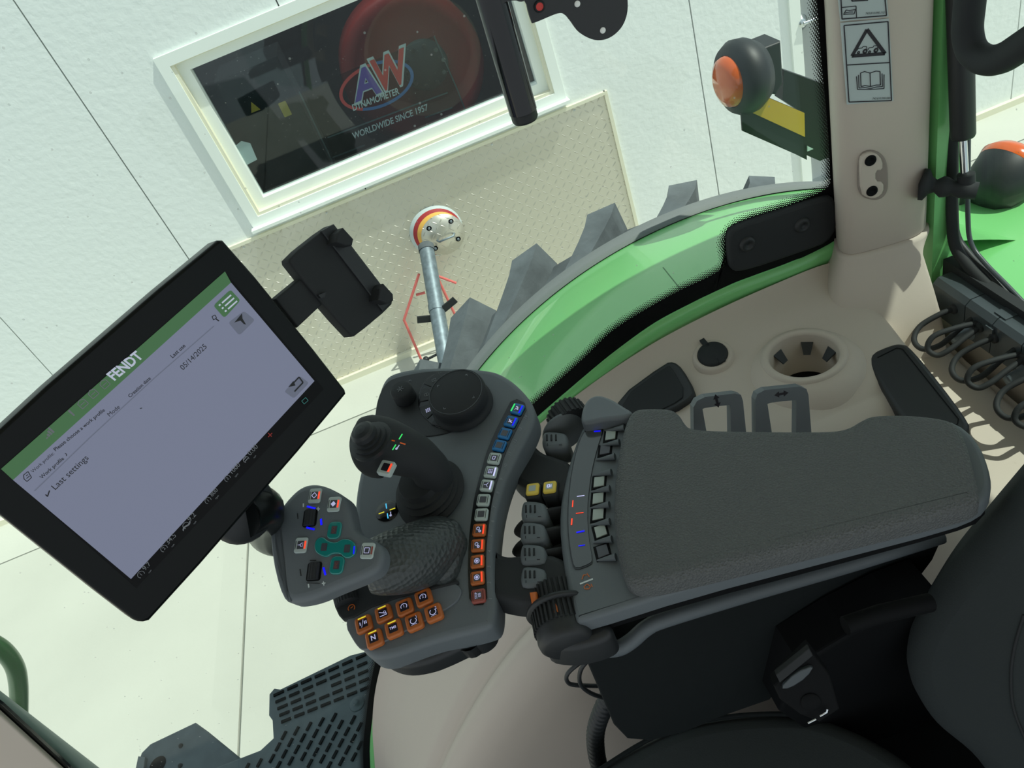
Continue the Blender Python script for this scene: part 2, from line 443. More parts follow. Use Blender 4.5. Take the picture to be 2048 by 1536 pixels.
d = MB(); d.box((c0.x - .08, 5.35, .2), (c0.x + .08, 5.5, c0.z), 'dark_room'); d.box((c0.x - .4, 5.3, .2), (c0.x + .4, 5.7, .3), 'panel_dark'); d.build('stand', dy)
P = YP(4.86)
sg = thing('dynamometer_sign', P.at(745, 300), 'see-through dark sign reading AW DYNAMOMETER, WORLDWIDE SINCE 1957, behind the building window', 'sign')
q = [(602, 184), (868, 72), (928, 208), (942, 232), (668, 330)]
q = pts(P, [(598, 183), (868, 72), (935, 232), (668, 330)])
glassmat('sign_film', (.72, .78, .8, 1), .0); 
d = MB(); d.slab(q, (0, -1, 0), .006, 'sign_film'); pa = d.build('panel', sg)
d = MB()
for a, b in (((598, 183), (668, 330)), ((868, 72), (915, 180)), ((915, 180), (935, 232)), ((655, 275), (895, 185)), ((665, 315), (730, 290)), ((850, 235), (905, 215))):
    d.bar(P.at(*a) , P.at(*b), .008, (0, -1, 0), 'drum_hub', .004)
d.build('edge_line', pa)
for a_ in ((668, 330), (935, 232)):
    q_ = P.at(*a_); d = MB(); d.box((q_.x - .01, 4.85, .2), (q_.x + .01, 4.87, q_.z + .02), 'dark_room'); d.build('leg', sg)
fr = frame(P, 752, 168, 852, 128, .004)
d = MB()
N_ = 40
o1 = [fr.p(.235 * math.cos(t), .13 * math.sin(t) - .01) for t in [2 * PI * k / N_ for k in range(N_)]]
i1 = [fr.p(.215 * math.cos(t), .112 * math.sin(t) - .01) for t in [2 * PI * k / N_ for k in range(N_)]]
for k in range(N_):
    j = (k + 1) % N_; d.add([o1[k], o1[j], i1[j], i1[k]], [[0, 1, 2, 3]], 'logo_red' if 8 < k < 26 else 'logo_blue')
d.text(fr, 'A', 'logo_white', .2, .2, x=-.07, y=.02, h=.002, bold=.05, shear=.25); d.text(fr, 'W', 'logo_white', .25, .22, x=.09, y=.03, h=.002, bold=.05, shear=.25)
d.text(fr, 'A', 'logo_purple', .175, .17, x=-.07, y=.02, h=.004, bold=.03, shear=.25); d.text(fr, 'W', 'logo_red', .22, .19, x=.09, y=.03, h=.004, bold=.03, shear=.25)
d.build('logo', pa)
fr = frame(P, 706, 222, 792, 190, .004); d = MB(); d.text(fr, 'DYNAMOMETER', 'logo_white', .30, .04, center=False, bold=.02, shear=.2); d.build('lettering', pa)
fr = frame(P, 707, 278, 850, 222, .004); d = MB(); d.text(fr, 'WORLDWIDE SINCE 1957', 'logo_white', .5, .04, center=False, bold=.02, shear=.2); d.build('lettering', pa)
P = YP(5.1)
cab_ = thing('equipment_cabinet', (P.at(540, 210).x, 5.2, .2), 'dark equipment cabinet with two small yellow labels inside the dark window', 'cabinet')
q0, q1 = P.at(480, 190), P.at(600, 240); d = MB(); d.box((q0.x - .1, 5.1, .2), (q1.x + .05, 5.5, q0.z + .12), 'dark_room'); d.build('body', cab_)
for px, nm, lb, s_, mm in (((507, 213), 'warning_label', 'small yellow triangular label inside the dark window', .03, 'yellow_btn'),):
    d = MB(); fr = frame(P, px[0], px[1], px[0] + 10, px[1] - 4); d.slab(fr.poly([(-s_, -s_), (s_, -s_), (0, s_)]), P.n, -.003, mm); d.build(nm, cab_)
d = MB(); fr = frame(P, 570, 218, 580, 214); d.slab(fr.poly(rnd(.05, .09, .006)), P.n, -.003, 'yellow_btn'); d.build('warning_label', cab_)
d = MB(); fr = frame(YP(4.69), 490, 310, 500, 306); d.slab(fr.poly([(-.05, -.06), (.05, -.05), (.06, .05), (.02, .08), (-.05, .06)]), (0, -1, 0), .003, 'print_white'); d.build('paper_scrap', win)
# tread plate
tp = MB(); TX0, TX1 = -1.30, 1.2
tp.box((TX0, WY - .006, .03), (TX1, WY, 1.222), 'tread')
plate = tp.build('tread_plate', label='bright diamond tread plate covering the wall foot under the window', cat='metal plate')
d = MB(); d.box((TX0 - .003, WY - .022, 1.212), (TX1 + .01, WY, 1.232), 'cream_frame'); d.box((TX1, WY - .018, .03), (TX1 + .022, WY, 1.232), 'cream_frame'); d.build('edge_trim', plate)
for i in range(5):
    x = TX0 + .1 + i * .55; d = MB(); d.lathe((x, WY - .006, 1.19), (0, -1, 0), [(0, .004), (.007, .003), (.009, 0)], 'steel', 10); d.build('screw', plate)
# round port cover on the plate
P = YP(WY - .007); c0 = P.at(873, 462); R = .145
pc = thing('port_cover', c0, 'round steel port cover with a reflection painted as white, red and yellow rings on the tread plate', 'cover')
for k, (r, mm, ox) in enumerate(((R * 1.2, 'print_white', 0), (R * 1.1, 'deep_red', .006), (R * 1.0, 'reflected_yellow', .014))):  # coloured discs paint the reflection of a drum end
    cc = c0 + V((ox, -.003 * (k + 1), -ox * 1.3)); d = MB(); d.lathe(cc, (0, -1, 0), [(0, 0), (r, 0), (r, -.003)], mm, 40); d.build('reflection_ring', pc)
cc = c0 + V((.03, -.016, -.035)); d = MB(); d.lathe(cc, (0, -1, 0), [(0, .002), (R * .98, .002), (R * .98, -.006)], 'tread', 40); cv = d.build('disc', pc)
for a in (40, 130, 220, 320):
    q = cc + V((math.cos(math.radians(a)), 0, math.sin(math.radians(a)))) * R * .72
    d = MB(); d.lathe(q, (0, -1, 0), [(0, .012), (.008, .012), (.009, .002), (.018, .002), (.018, 0)], 'galv', 8); d.build('bolt', pc)
d = MB(); q = cc + V((.01, 0, -.02)); d.tube([q + V((-.06, 0, 0)), q + V((-.05, -.03, 0)), q + V((.05, -.03, 0)), q + V((.06, 0, 0))], .007, 'galv', 8); d.build('handle', pc)
# grey pole leaning on the plate, red tripod reflection in the plate built as tubes
a = YP(4.5).at(852, 492); b = YP(3.55).at(905, 800)
g = thing('tow_pole', b, 'worn grey steel pole leaning toward the round port cover', 'pole')
d = MB(); d.cyl(b, a, .048, 'galv', 20); d.lathe(a, (a - b).normalized(), [(.052, -.04), (.052, 0), (.04, .012), (0, .014)], 'tyre', 20); d.build('shaft', g)
m_ = b + (a - b) * .55; d = MB(); d.cyl(m_, m_ + (a - b).normalized() * .05, .052, 'galv', 20); d.build('collar', g)
for s_ in (-1, 1):
    d = MB(); q = m_ + V((.075 * s_, -.02, .02 if s_ > 0 else -.01)); fr = Fr(q, V((1, 0, .35 * s_)), (0, -1, 0)); d.slab(fr.poly([(-.06, -.022), (.06, -.022), (.06, .022), (-.06, .022)]), (0, -1, 0), .012, 'rubber'); d.build('strap', g)
d = MB(); q = b + (a - b) * .3; d.cyl(q, q + V((-.1, 0, -.01)), .008, 'black', 8); d.lathe(q + V((-.12, 0, -.01)), (-1, 0, 0), [(0, -.022), (.018, -.012), (.022, 0), (.018, .012), (0, .022)], 'black', 12); d.build('lock_pin', g)
P = YP(4.42)
t = thing('tripod_reflection', (P.at(862, 560).x, 4.42, 0), 'faded red tripod reflection in the tread plate, behind the leaning grey pole', 'stand')
for q0, q1 in (((838, 548), (808, 640)), ((870, 545), (915, 640)), ((832, 590), (850, 585)), ((870, 550), (912, 566))):
    d = MB(); d.tube([P.at(*q0), P.at(*q1)], .009, 'reflected_red', 8); d.build('leg' if q1[1] > 600 else 'brace', t)
P0_, P1_ = P.at(808, 640), P.at(915, 640)
d = MB(); d.tube([P0_, V((P0_.x - .02, 4.45, .01))], .009, 'reflected_red', 8); d.build('leg', t)
d = MB(); d.tube([P1_, V((P1_.x + .02, 4.45, .01))], .009, 'reflected_red', 8); d.build('leg', t)
# grey door
dr = MB(); dr.box((2.49, WY + .02, .05), (3.42, WY + .06, 2.3), 'grey_door'); door = dr.build('door_1', kind='structure', label='grey steel door in the panel wall')
d = MB(); d.box((2.43, WY - .02, 0), (2.5, WY + .07, 2.4), 'white_frame'); d.box((3.41, WY - .02, 0), (3.5, WY + .07, 2.4), 'white_frame'); d.box((2.43, WY - .02, 2.3), (3.5, WY + .07, 2.4), 'white_frame'); d.build('door_frame', door)
d = MB(); d.box((2.49, WY - .06, 0), (3.42, WY + .05, .05), 'chrome'); d.build('threshold', door)
q = YP(WY + .01).at(1600, 45); d = MB(); d.lathe(q + V((0, .01, 0)), (0, -1, 0), [(.05, 0), (.05, .015), (.03, .03), (.02, .05), (0, .05)], 'chrome', 20); d.tube([q + V((0, -.04, 0)), q + V((.13, -.045, 0))], .012, 'chrome', 10); d.build('door_handle', door)
d = MB(); d.box((q.x - .12, WY + .005, q.z - .18), (q.x - .055, WY + .02, q.z + .18), 'chrome'); d.build('latch_guard', door)
# ================================================================== TRACTOR OUTSIDE THE GLASS
GPTS = [(-.70, 1.20), (-.665, 1.28), (-.619, 1.389), (-.546, 1.565), (-.463, 1.714), (-.335, 1.885), (-.191, 2.03), (-.016, 2.139), (.104, 2.187), (.226, 2.22), (.342, 2.234), (.455, 2.238), (.58, 2.24), (.75, 2.235)]
GCF = cr([V((a, 0, b)) for a, b in GPTS], 5)
GPTS = GPTS[:-2] + [(.53, 2.236), (.575, 2.222), (.607, 2.185), (.622, 2.13), (.628, 2.02)]
GC = cr([V((a, 0, b)) for a, b in GPTS], 5)
def gnorm(i):
    t = (GC[min(i + 1, len(GC) - 1)] - GC[max(i - 1, 0)]).normalized(); return V((-t.z, 0, t.x))
# rear wheel
TC = V((.41, 0, 1.037)); RC = .935
ty = thing('rear_wheel', (TC.x, 1.4, .02), 'big grey lugged tractor tyre under the green fender', 'wheel')
d = MB(); d.lathe((TC.x, 1.42, TC.z), (0, 1, 0), [(.55, -.33), (.78, -.36), (.89, -.34), (RC - .01, -.24), (RC, 0), (RC - .01, .24), (.91, .35), (.80, .39), (.55, .34)], 'tyre', 96); d.build('carcass', ty)
d = MB(); d.lathe((TC.x, 1.42, TC.z), (0, 1, 0), [(.55, -.3), (.5, -.2), (.5, .2), (.55, .3)], 'cream_frame', 48); d.lathe((TC.x, 1.42, TC.z), (0, 1, 0), [(0, .05), (.5, .08), (.5, 0), (0, 0)], 'cream_frame', 48); d.build('rim', ty)
NL = 27
def lug(side, k):
    a0 = 2 * PI * (k + (.5 if side < 0 else 0)) / NL - .02
    rows = []
    sec = [(-.05, -.03), (-.034, .056), (.034, .056), (.05, -.03)]
    for t in [i / 7 for i in range(8)]:
        y = side * (.02 + .35 * t); sweep = -(1 - t) ** 1.25 * .30 * 1.0
        wd = .75 + .35 * t; cen = a0 + sweep
        base = RC - .004
        rows.append([V((TC.x + math.sin(cen + dx * wd / RC) * (base + h), 1.42 + y, TC.z + math.cos(cen + dx * wd / RC) * (base + h))) for dx, h in sec])
    d = MB(); d.grid(rows, 'tyre', False)
    last = rows[-1]; low = [V((p.x - (p.x - TC.x) * .09, p.y - .012 * side, p.z - (p.z - TC.z) * .09)) for p in last]
    d.grid([last, low], 'tyre_dirt', False)
    d.add(rows[0], [[0, 1, 2, 3]], 'tyre')
    return d
for k in range(-5, 5): lug(1, k).build('lug', ty)
for k in range(-4, 4): lug(-1, k).build('lug', ty)
# fender: lofted in Y between the arch at the cab and the outer rim
FC = V((.47, 0, 1.175)); FR = .93
fn = thing('rear_fender', (.4, 1.2, 2.0), 'bright green rear fender with grey rubber rim, outside the cab glass', 'fender')
A = [(-1.12 + i * .0195) for i in range(133)]
GA = [math.atan2(g.x - FC.x, g.z - FC.z) for g in GCF]
def g_at(a):
    for i in range(len(GA) - 1):
        if GA[i] <= a <= GA[i + 1]: return GCF[i].lerp(GCF[i + 1], (a - GA[i]) / (GA[i + 1] - GA[i]))
    return GCF[0].copy() if a < GA[0] else GCF[-1].copy()
def rim(a, r): return V((FC.x + math.sin(a) * r, 0, FC.z + math.cos(a) * r))
rows = []
inn = []
for a in A:
    q = rim(a, FR)
    # arch at the cab: same parameter, a little above the trim line
    g = g_at(a)
    if a > .0:
        h_ = V((q.x, 0, q.z + .085)); g = g.lerp(h_, min(1, a / .25))
    inn.append(V((g.x, .985, g.z + .012)))
for t in [i / 10 for i in range(11)]:
    rows.append([V((inn[i].x * (1 - t) + rim(a, FR).x * t, .985 + (1.452 - .985) * t, inn[i].z * (1 - t) + rim(a, FR).z * t + .012 * math.sin(PI * t))) for i, a in enumerate(A)])
d = MB(); d.grid(rows, 'green'); d.grid([rows[-1], [p + V((0, .006, -.02)) for p in rows[-1]]], 'green'); fb = d.build('fender_shell', fn)
rb = []
for yy, dr in ((1.448, .004), (1.455, .012), (1.48, .006), (1.515, -.006), (1.535, -.03), (1.53, -.06)): rb.append([rim(a, FR + dr) + V((0, yy, 0)) for a in A])
d = MB(); d.grid(rb, 'fender_grey'); d.build('rubber_rim', fn)
# cab side: continues rearward inside
rows = [[V((x_, y, 2.10 - dz - max(0, x_ - .9) * .15)) for x_ in (.765, .85, .95, 1.1, 1.3)] for y, dz in ((1.2, -.005), (.985, .0), (.9, .0), (.7, .02), (.45, .05), (.35, .3))]
d = MB(); d.grid(rows, 'green'); d.build('rear_inner_panel', fn)
d = MB(); d.bar(YP(1.1).at(1326, 535), YP(1.02).at(1362, 580), .002, (0, -.3, 1), 'green_dark'); d.build('panel_seam', fn)

# ================================================================== CAB STRUCTURE
# roof (its edge throws the shade on the fender)
d = MB(); d.slab([(-1.25, -.95, 3.42), (1.28, -.95, 3.42), (1.28, .975, 3.42), (-1.25, .975, 3.42)], (0, 0, 1), .1, 'beige', .04); d.build('ceiling', kind='structure', label='beige cab roof lining overhead')
d = MB(); d.box((-1.05, -.85, 1.3), (.75, .64, 1.38), 'rubber'); d.build('floor_cab', kind='structure', label='black rubber cab floor')
# liner of the wheel arch
rows = []
prof = [(.952, 0, 0), (.945, .008, 0), (.925, .02, 0), (.88, .036, 0), (.80, .05, 0), (.735, .06, 0), (.722, .067, .006), (.715, .067, .014), (.708, .067, .006), (.69, .072, 0), (.665, .09, 0), (.648, .12, 0), (.64, .17, 0)]
for y, dn, gr in prof:
    r = []
    for i, g in enumerate(GC):
        gf = max(0, min(1, (-.0 - g.x) / .1)); n = gnorm(i); q = g - n * (dn + gr * gf); r.append(V((q.x, y, q.z)))
    rows.append(r)
rows.append([V((p.x + .03, .636, p.z - .08)) for p in rows[-1]])
rows.append([V((p.x, .632, 1.33)) for p in rows[-1]])
CUP = ZP(2.203).at(1607, 709)
nr = len(rows); RW = []
for i in range(nr - 1):
    ns = 6 if i in (2, 3, 4) else 1
    for t in range(ns): RW.append([a_.lerp(b_, t / ns) for a_, b_ in zip(rows[i], rows[i + 1])])
RW.append(rows[-1])
RX = [cr(r, 3) for r in RW]; n = len(RX[0]); vs = [p for r in RX for p in r]; fs = []
for i in range(len(RX) - 1):
    for k in range(n - 1):
        m_ = (RX[i][k] + RX[i + 1][k + 1]) / 2
        if (V((m_.x, m_.y)) - V((CUP.x, CUP.y))).length < .057: continue
        fs.append([i * n + k, i * n + k + 1, (i + 1) * n + k + 1, (i + 1) * n + k])
d = MB(); d.add(vs, fs, 'beige', True)
liner = d.build('wall_cab_right', kind='structure', label='beige moulded liner over the wheel arch inside the cab')
# flush line along the front panel of the liner
# green body flange + black printed edge of the glass
up = [(750, 1700), (727, 1536), (733, 1430), (752, 1320), (800, 1180), (860, 1075), (960, 930), (1030, 845), (1067, 808), (1168, 716), (1233, 656), (1343, 590), (1430, 547), (1452, 522), (1450, 478), (1470, 452), (1510, 434), (1600, 402), (1655, 375), (1660, 340), (1655, 250), (1643, 120), (1634, 0), (1628, -80)]
lo = [(765, 1700), (741, 1536), (747, 1430), (768, 1320), (815, 1185), (872, 1088), (966, 965), (1035, 872), (1067, 840), (1168, 753), (1233, 700), (1310, 645), (1387, 604), (1420, 588), (1450, 574), (1475, 563), (1510, 550), (1590, 520), (1680, 478), (1690, 340), (1682, 250), (1668, 120), (1658, 0), (1650, -80)]
GLY = .962
P = YP(GLY)
upw = pts(P, ccr(up, 5, False)); low = pts(P, ccr(lo, 5, False))
w1 = MB(); w1.grid([upw, low], 'frit_black', False); 
wn = thing('window_2', (-.1, .965, 1.5), None, None); wn['kind'] = 'structure'; wn['label'] = 'large side window of the cab'
w1.build('frit_band', wn)
# dotted fringe
def fringe(curve, wd, name):
    n = len(curve); outer = []
    for i in range(n):
        t = (curve[min(i + 1, n - 1)] - curve[max(i - 1, 0)]).normalized(); nn = V((-t.z, 0, t.x)); outer.append(curve[i] + nn * wd)
    me = bpy.data.meshes.new(name); o0 = V((-.1, .965, 1.5)); k = 4
    vs = []; uv = []; s = 0
    for i in range(n):
        if i: s += (curve[i] - curve[i - 1]).length
        for j in range(k + 1): vs.append(curve[i].lerp(outer[i], j / k) - o0); uv.append((s / .0062, j / k))
    fs = [[i * (k + 1) + j, (i + 1) * (k + 1) + j, (i + 1) * (k + 1) + j + 1, i * (k + 1) + j + 1] for i in range(n - 1) for j in range(k)]
    me.from_pydata([tuple(v) for v in vs], [], fs); l = me.uv_layers.new(name='UVMap')
    for lp in me.loops: l.data[lp.index].uv = uv[lp.vertex_index]
    me.materials.append(MT['frit']); o = bpy.data.objects.new(name, me); C.objects.link(o); o.parent = wn
fringe(upw, .014, 'frit_dots')
# pane outline: follows the printed edge, up to the roof
pane = low[::-1] + [V((-1.2, GLY, 1.2)), V((-1.2, GLY, 3.32)), V((.50, GLY, 3.32))]
d = MB(); d.slab([p + V((0, .0015, 0)) for p in pane], (0, -1, 0), .005, 'cab_glass'); d.build('pane', wn)
# green flange under the glass
fl = [(765, 1700), (741, 1536), (747, 1430), (768, 1320), (815, 1185), (872, 1088), (966, 965), (1035, 878), (1067, 850), (1168, 760), (1233, 706), (1310, 652), (1387, 610), (1450, 580), (1510, 556), (1590, 526), (1660, 492), (1690, 470)]
fu = pts(YP(.958), ccr(fl, 4, False)); gl = [V((p.x, .956, p.z)) for p in GC]
d = MB()
n_ = len(fu)
def on_g(p):
    best = min(range(len(GC) - 1), key=lambda i: (GC[i] - V((p.x, 0, p.z))).length); return V((GC[best].x, .95, GC[best].z))
d.grid([[V((p.x, .975, p.z + .004)) for p in fu], fu, [p + (V((p.x + .0, .953, p.z)) - p) + V((.006, 0, -.014)) for p in fu], [p + V((.03, .02, -.06)) for p in fu]], 'green')
d.build('trim_1', kind='structure', label='green painted body flange under the side glass')
# black cover inside the glass notch
P = YP(.952)
d = MB(); d.slab(pts(P, cp([(1458, 512), (1456, 470), (1475, 452), (1560, 425), (1640, 398), (1676, 392), (1676, 480), (1600, 508), (1480, 548), (1462, 540)], 2)), (0, -1, 0), .012, 'rubber', .006)
hc = d.build('hinge_cover', label='black rounded hinge cover with two screws in the glass corner by the pillar', cat='cover')
for a in ((1495, 488), (1605, 450)):
    q = P.at(*a); d = MB(); d.lathe(q, (0, -1, 0), [(0, .002), (.005, .002), (.0055, .005), (.011, .004), (.013, 0)], 'black', 20); d.build('screw', hc)
# rear corner pillar
secs = [(.563, .972), (.549, .945), (.541, .922), (.548, .907), (.57, .899), (.60, .893), (.625, .889), (.645, .889), (.66, .895), (.672, .91), (.678, .94), (.678, .972)]
secs = [(p.x, p.y) for p in cr([V((a, b)) for a, b in secs], 4)]
def sec(z, k=0, dx=0):
    return [V((min(.684 if k < .1 else .645, .62 + (x - .62) * (1 + k * 1.1)) + dx, .97 - (.97 - y) * (1 + k), z)) for x, y in secs]
d = MB(); d.grid([sec(2.06, .98), sec(2.12, .85), sec(2.16, .68), sec(2.19, .5), sec(2.22, .3), sec(2.242, .16), sec(2.262, .06), sec(2.2685, .05), sec(2.2685, -.12)], 'beige')
d.grid([sec(2.262, -.1), sec(2.2686, -.03), sec(2.272, -.0), sec(2.5, 0), sec(3.33, 0)], 'beige')
d.build('wall_pillar', kind='structure', label='beige rear corner pillar of the cab')
# pillar latch plate
PN = V((-.196, -.98, 0)).normalized(); PP_ = Pl((.57, .8985, 2.5), PN)
lp = thing('latch_plate', PP_.at(1745, 350), 'oval beige latch plate with two black screws set in the pillar', 'latch')
d = MB(); o_ = cp([(1717, 330), (1722, 308), (1740, 300), (1760, 305), (1775, 322), (1777, 360), (1776, 385), (1762, 400), (1742, 401), (1724, 394), (1716, 375)], 2); d.slab(pts(PP_, o_, .003), PN, .006, 'beige_dark', .002)
d.build('surround', lp)
d = MB(); d.slab(pts(PP_, cp([(1720, 330), (1724, 312), (1740, 305), (1755, 308), (1766, 322), (1766, 341), (1752, 342), (1752, 364), (1768, 365), (1768, 385), (1755, 397), (1738, 398), (1722, 388)], 1), .007), PN, .006, 'beige', .0025); d.build('plate', lp)
for a in ((1741, 321), (1744, 382)):
    d = MB(); d.lathe(PP_.at(*a, .007), PN, [(0, .0005), (.004, .0005), (.0045, .002), (.0075, .0015), (.008, 0)], 'deep_black', 20); d.build('screw', lp)
# stickers
def sticker(c4, lb):
    d = MB(); d.slab(pts(PP_, c4, .0012), PN, .001, 'sticker'); return d.build('warning_sticker', label=lb, cat='sticker')
s1 = sticker(cp([(1681, 46), (1778, 37), (1787, 202), (1694, 209)], 0), 'pale warning sticker with a triangle of two tractors over an open book, on the pillar')
d = MB(); nn = PN
L_ = lambda *p: pts(PP_, p, .0014)
d.line(L_((1688, 51), (1776, 43), (1783, 201), (1698, 204)), .0012, nn, 'ink', closed=True)
d.line(L_((1694, 130), (1779, 125)), .0012, nn, 'ink'); d.build('border', s1)
d = MB(); d.line(L_((1734, 59), (1770, 107), (1704, 112)), .004, nn, 'ink', closed=True)
for dx in (0, 22):
    d.line(L_(*[(a + dx, b - (1.5 if dx else 0)) for a, b in ((1714, 101), (1716, 97), (1724, 96), (1726, 93), (1733, 93), (1734, 101))]), .0007, nn, 'ink')
    for cx, cy, r in ((1717 + dx, 105, .0018), (1730 + dx, 102.5 - (1 if dx else 0), .003)):
        d.lathe(PP_.at(cx, cy - (1.2 if dx else 0), .0014), nn, [(r * .35, .0006), (r, .0006), (r, 0)], 'ink', 14)
d.build('triangle_symbol', s1)
d = MB(); d.line(L_((1721, 146), (1729, 143), (1740, 146), (1752, 142), (1760, 143), (1761, 170), (1752, 170), (1741, 173), (1730, 171), (1722, 173)), .0009, nn, 'ink', closed=True)
d.line(L_((1740, 146), (1741, 173)), .0009, nn, 'ink'); d.line(L_((1717, 150), (1718, 176), (1730, 175), (1741, 177), (1752, 174), (1765, 173), (1764, 147)), .0008, nn, 'ink'); d.line(L_((1713, 153), (1715, 179), (1741, 179), (1768, 177), (1768, 149)), .0008, nn, 'ink'); d.build('book_symbol', s1)
d = MB(); d.text(frame(PP_, 1744, 199, 1781, 198, .0014), '743.810.090.080', 'ink', .0235, .0026, center=False); d.build('part_number', s1)
s2 = sticker(cp([(1670, -60), (1768, -68), (1777, 33), (1681, 43)], 0), 'pale warning sticker with a small book symbol, cut by the top of the picture')
d = MB(); d.line(L_((1679, -55), (1765, -60), (1773, 31), (1684, 38)), .0012, nn, 'ink', closed=True); d.line(L_((1683, 15), (1712, 12), (1713, 35)), .0008, nn, 'ink'); d.line(L_((1704, 2), (1736, 0), (1734, -20), (1702, -20)), .0015, nn, 'ink', closed=True); d.build('border', s2)
d = MB(); d.line(L_((1687, 29), (1692, 20), (1699, 21), (1711, 19), (1708, 28), (1698, 28)), .0008, nn, 'ink', closed=True); d.line(L_((1690, 26), (1699, 24), (1706, 24)), .0007, nn, 'ink'); d.build('book_symbol', s2)
d = MB(); d.text(frame(PP_, 1730, 29, 1770, 27, .0014), '743.810.090.110', 'ink', .0235, .0026, center=False); d.build('part_number', s2)

# rear window opening: green post, rubber seal, sill
XW = .70
P = XP(XW)
d = MB(); d.slab([(.715, .925, 2.06), (.715, .925, 3.33), (.715, .895, 3.33), (.715, .895, 2.06)], (1, 0, 0), .04, 'green'); d.build('trim_2', kind='structure', label='green painted cab post behind the beige pillar')
sl = thing('window_3', (XW, .6, 2.15), None, None); sl['kind'] = 'structure'; sl['label'] = 'rear window opening of the cab with black rubber seal'
d = MB(); pth = pts(XP(.70), ccr([(1900, -40), (1903, 150), (1904, 330), (1905, 440), (1912, 495), (1940, 535), (1985, 582), (2048, 650), (2110, 718)], 6, False))
d.tube(pth, .0085, 'rubber', 10); d.tube([p + V((.012, .014, .006)) for p in pth], .006, 'black', 8); d.build('seal', sl)
d = MB(); d.tube([p + V((.012, -.016, .010)) for p in pth], .0035, 'rail', 8); d.build('seal_lip', sl)
d = MB(); d.box((.722, .15, 2.1), (.728, .9, 3.3), 'cab_glass'); d.build('pane', sl)
# rear shelf and lower rear wall
d = MB()
sx = [(.40, 1.97), (.44, 2.06), (.475, 2.09), (.52, 2.098), (.60, 2.092), (.645, 2.08), (.665, 2.06), (.672, 2.0), (.675, 1.35)]
prof2 = cr([V((a, 0, b)) for a, b in sx], 4)
rows = [[V((p.x, y, p.z + dz)) for p in prof2] for y, dz in ((.96, .03), (.90, .02), (.85, .01), (.80, 0), (.70, -.004), (.5, -.01), (.2, -.01), (-.3, -.01))]
d.grid(rows, 'beige'); d.build('wall_rear', kind='structure', label='beige rear shelf and lower wall of the cab below the rear window')
d = MB(); d.box((.69, -.8, 1.33), (.74, .96, 2.1), 'beige'); d.build('trim_3', kind='structure', label='beige lower rear wall panel')
# front post at the lower left

# ================================================================== THINGS OUTSIDE
# tail lamp bracket
P = YP(1.35)
tl = thing('tail_lamp', P.at(1530, 200), 'black tail lamp with orange lens and yellow reflector strip, outside left of the pillar', 'lamp')
c0 = P.at(1478, 158)
c0 = YP(1.33).at(1476, 157); ax = V((-.97, -.12, .1)).normalized(); d = MB(); d.lathe(c0, ax, [(0, -.04), (.055, -.04), (.066, -.02), (.068, 0), (.06, .014), (.046, .02)], 'black', 32); d.build('lamp_housing', tl)
d = MB(); d.lathe(c0, ax, [(.046, .018), (.043, .028), (.028, .036), (0, .039)], 'amber', 28); d.build('orange_lens', tl)
d = MB(); d.slab(pts(YP(1.33), [(1485, 112), (1562, 82), (1567, 165), (1552, 190), (1490, 180)]), (0, -1, 0), .06, 'black', .004); d.build('housing_box', tl)
d = MB(); d.slab(pts(YP(1.30), [(1478, 170), (1608, 225), (1614, 320), (1590, 308), (1485, 262)]), (0, -1, 0), .004, 'black'); bp_ = d.build('back_plate', tl)
d = MB(); d.slab(pts(YP(1.297), [(1479, 172), (1609, 226), (1610, 274), (1484, 216)]), (0, -1, 0), .003, 'reflector'); d.build('yellow_reflector', bp_)
d = MB(); d.slab(pts(YP(1.36), [(1568, 140), (1680, 180), (1690, 300), (1640, 322), (1612, 310), (1608, 228), (1565, 200)]), (0, -1, 0), .03, 'black'); d.build('bracket_arm', tl)
d = MB(); d.slab(pts(YP(1.295), [(1615, 292), (1627, 298), (1615, 303)]), (0, -1, 0), .002, 'print_white'); d.build('arrow_mark', bp_)
# rear work lamp seen through the rear window
P = YP(1.12); c0 = P.at(2004, 356)
wlp = thing('turn_lamp', c0, 'round black rear lamp with orange lens edge beyond the rear window', 'lamp')
d = MB(); ax = V((.8, .25, .35)).normalized(); d.lathe(c0, ax, [(0, -.062), (.025, -.058), (.045, -.04), (.055, -.01), (.058, .02), (.055, .03)], 'black', 32); d.build('lamp_housing', wlp)
d = MB(); d.lathe(c0, ax, [(.058, .018), (.06, .03), (.05, .045), (.03, .052), (0, .054)], 'amber', 32); d.build('orange_lens', wlp)
d = MB(); q = P.at(1950, 395); d.slab(pts(P, [(1925, 380), (1978, 362), (1985, 400), (1935, 432), (1918, 418)], -.01), (0, -1, 0), .02, 'black', .003); d.lathe(P.at(1960, 398), (0, -1, 0), [(0, .006), (.006, .006), (.006, -.004)], 'steel', 6); d.build('bracket', wlp)
d = MB(); d.tube([P.at(1970, 400), P.at(1948, 440, -.02), P.at(1935, 470, -.1)], .012, 'black', 8); d.build('stalk', wlp)
# gas strut, ball joint
P = XP(.69)
gs = thing('gas_strut', P.at(1918, 380), 'black gas strut with silver rod ending in a ball joint beside the pillar', 'strut')
d = MB(); d.cyl(P.at(1918, -60), P.at(1926, 276), .0155, 'black', 20, bev=.004); d.build('cylinder', gs)
d = MB(); d.cyl(P.at(1925, 270), P.at(1930, 360), .0055, 'chrome', 14); d.build('rod', gs)
a, b = P.at(1938, 380), Pl((.66, 0, 0), (-1, 0, 0)).at(1872, 372)
d = MB(); d.cyl(P.at(1932, 348), P.at(1934, 392), .0115, 'rubber', 16, bev=.003); d.build('socket', gs)
t = (b - a).normalized(); d = MB(); d.lathe(a, t, [(0, -.01), (.012, -.01), (.0125, .012), (.010, .02), (.014, .028), (.015, .034), (.009, .042), (.012, .048), (.022, .054), (.022, .060), (0, .064)], 'rubber', 20); d.build('ball_joint', gs)
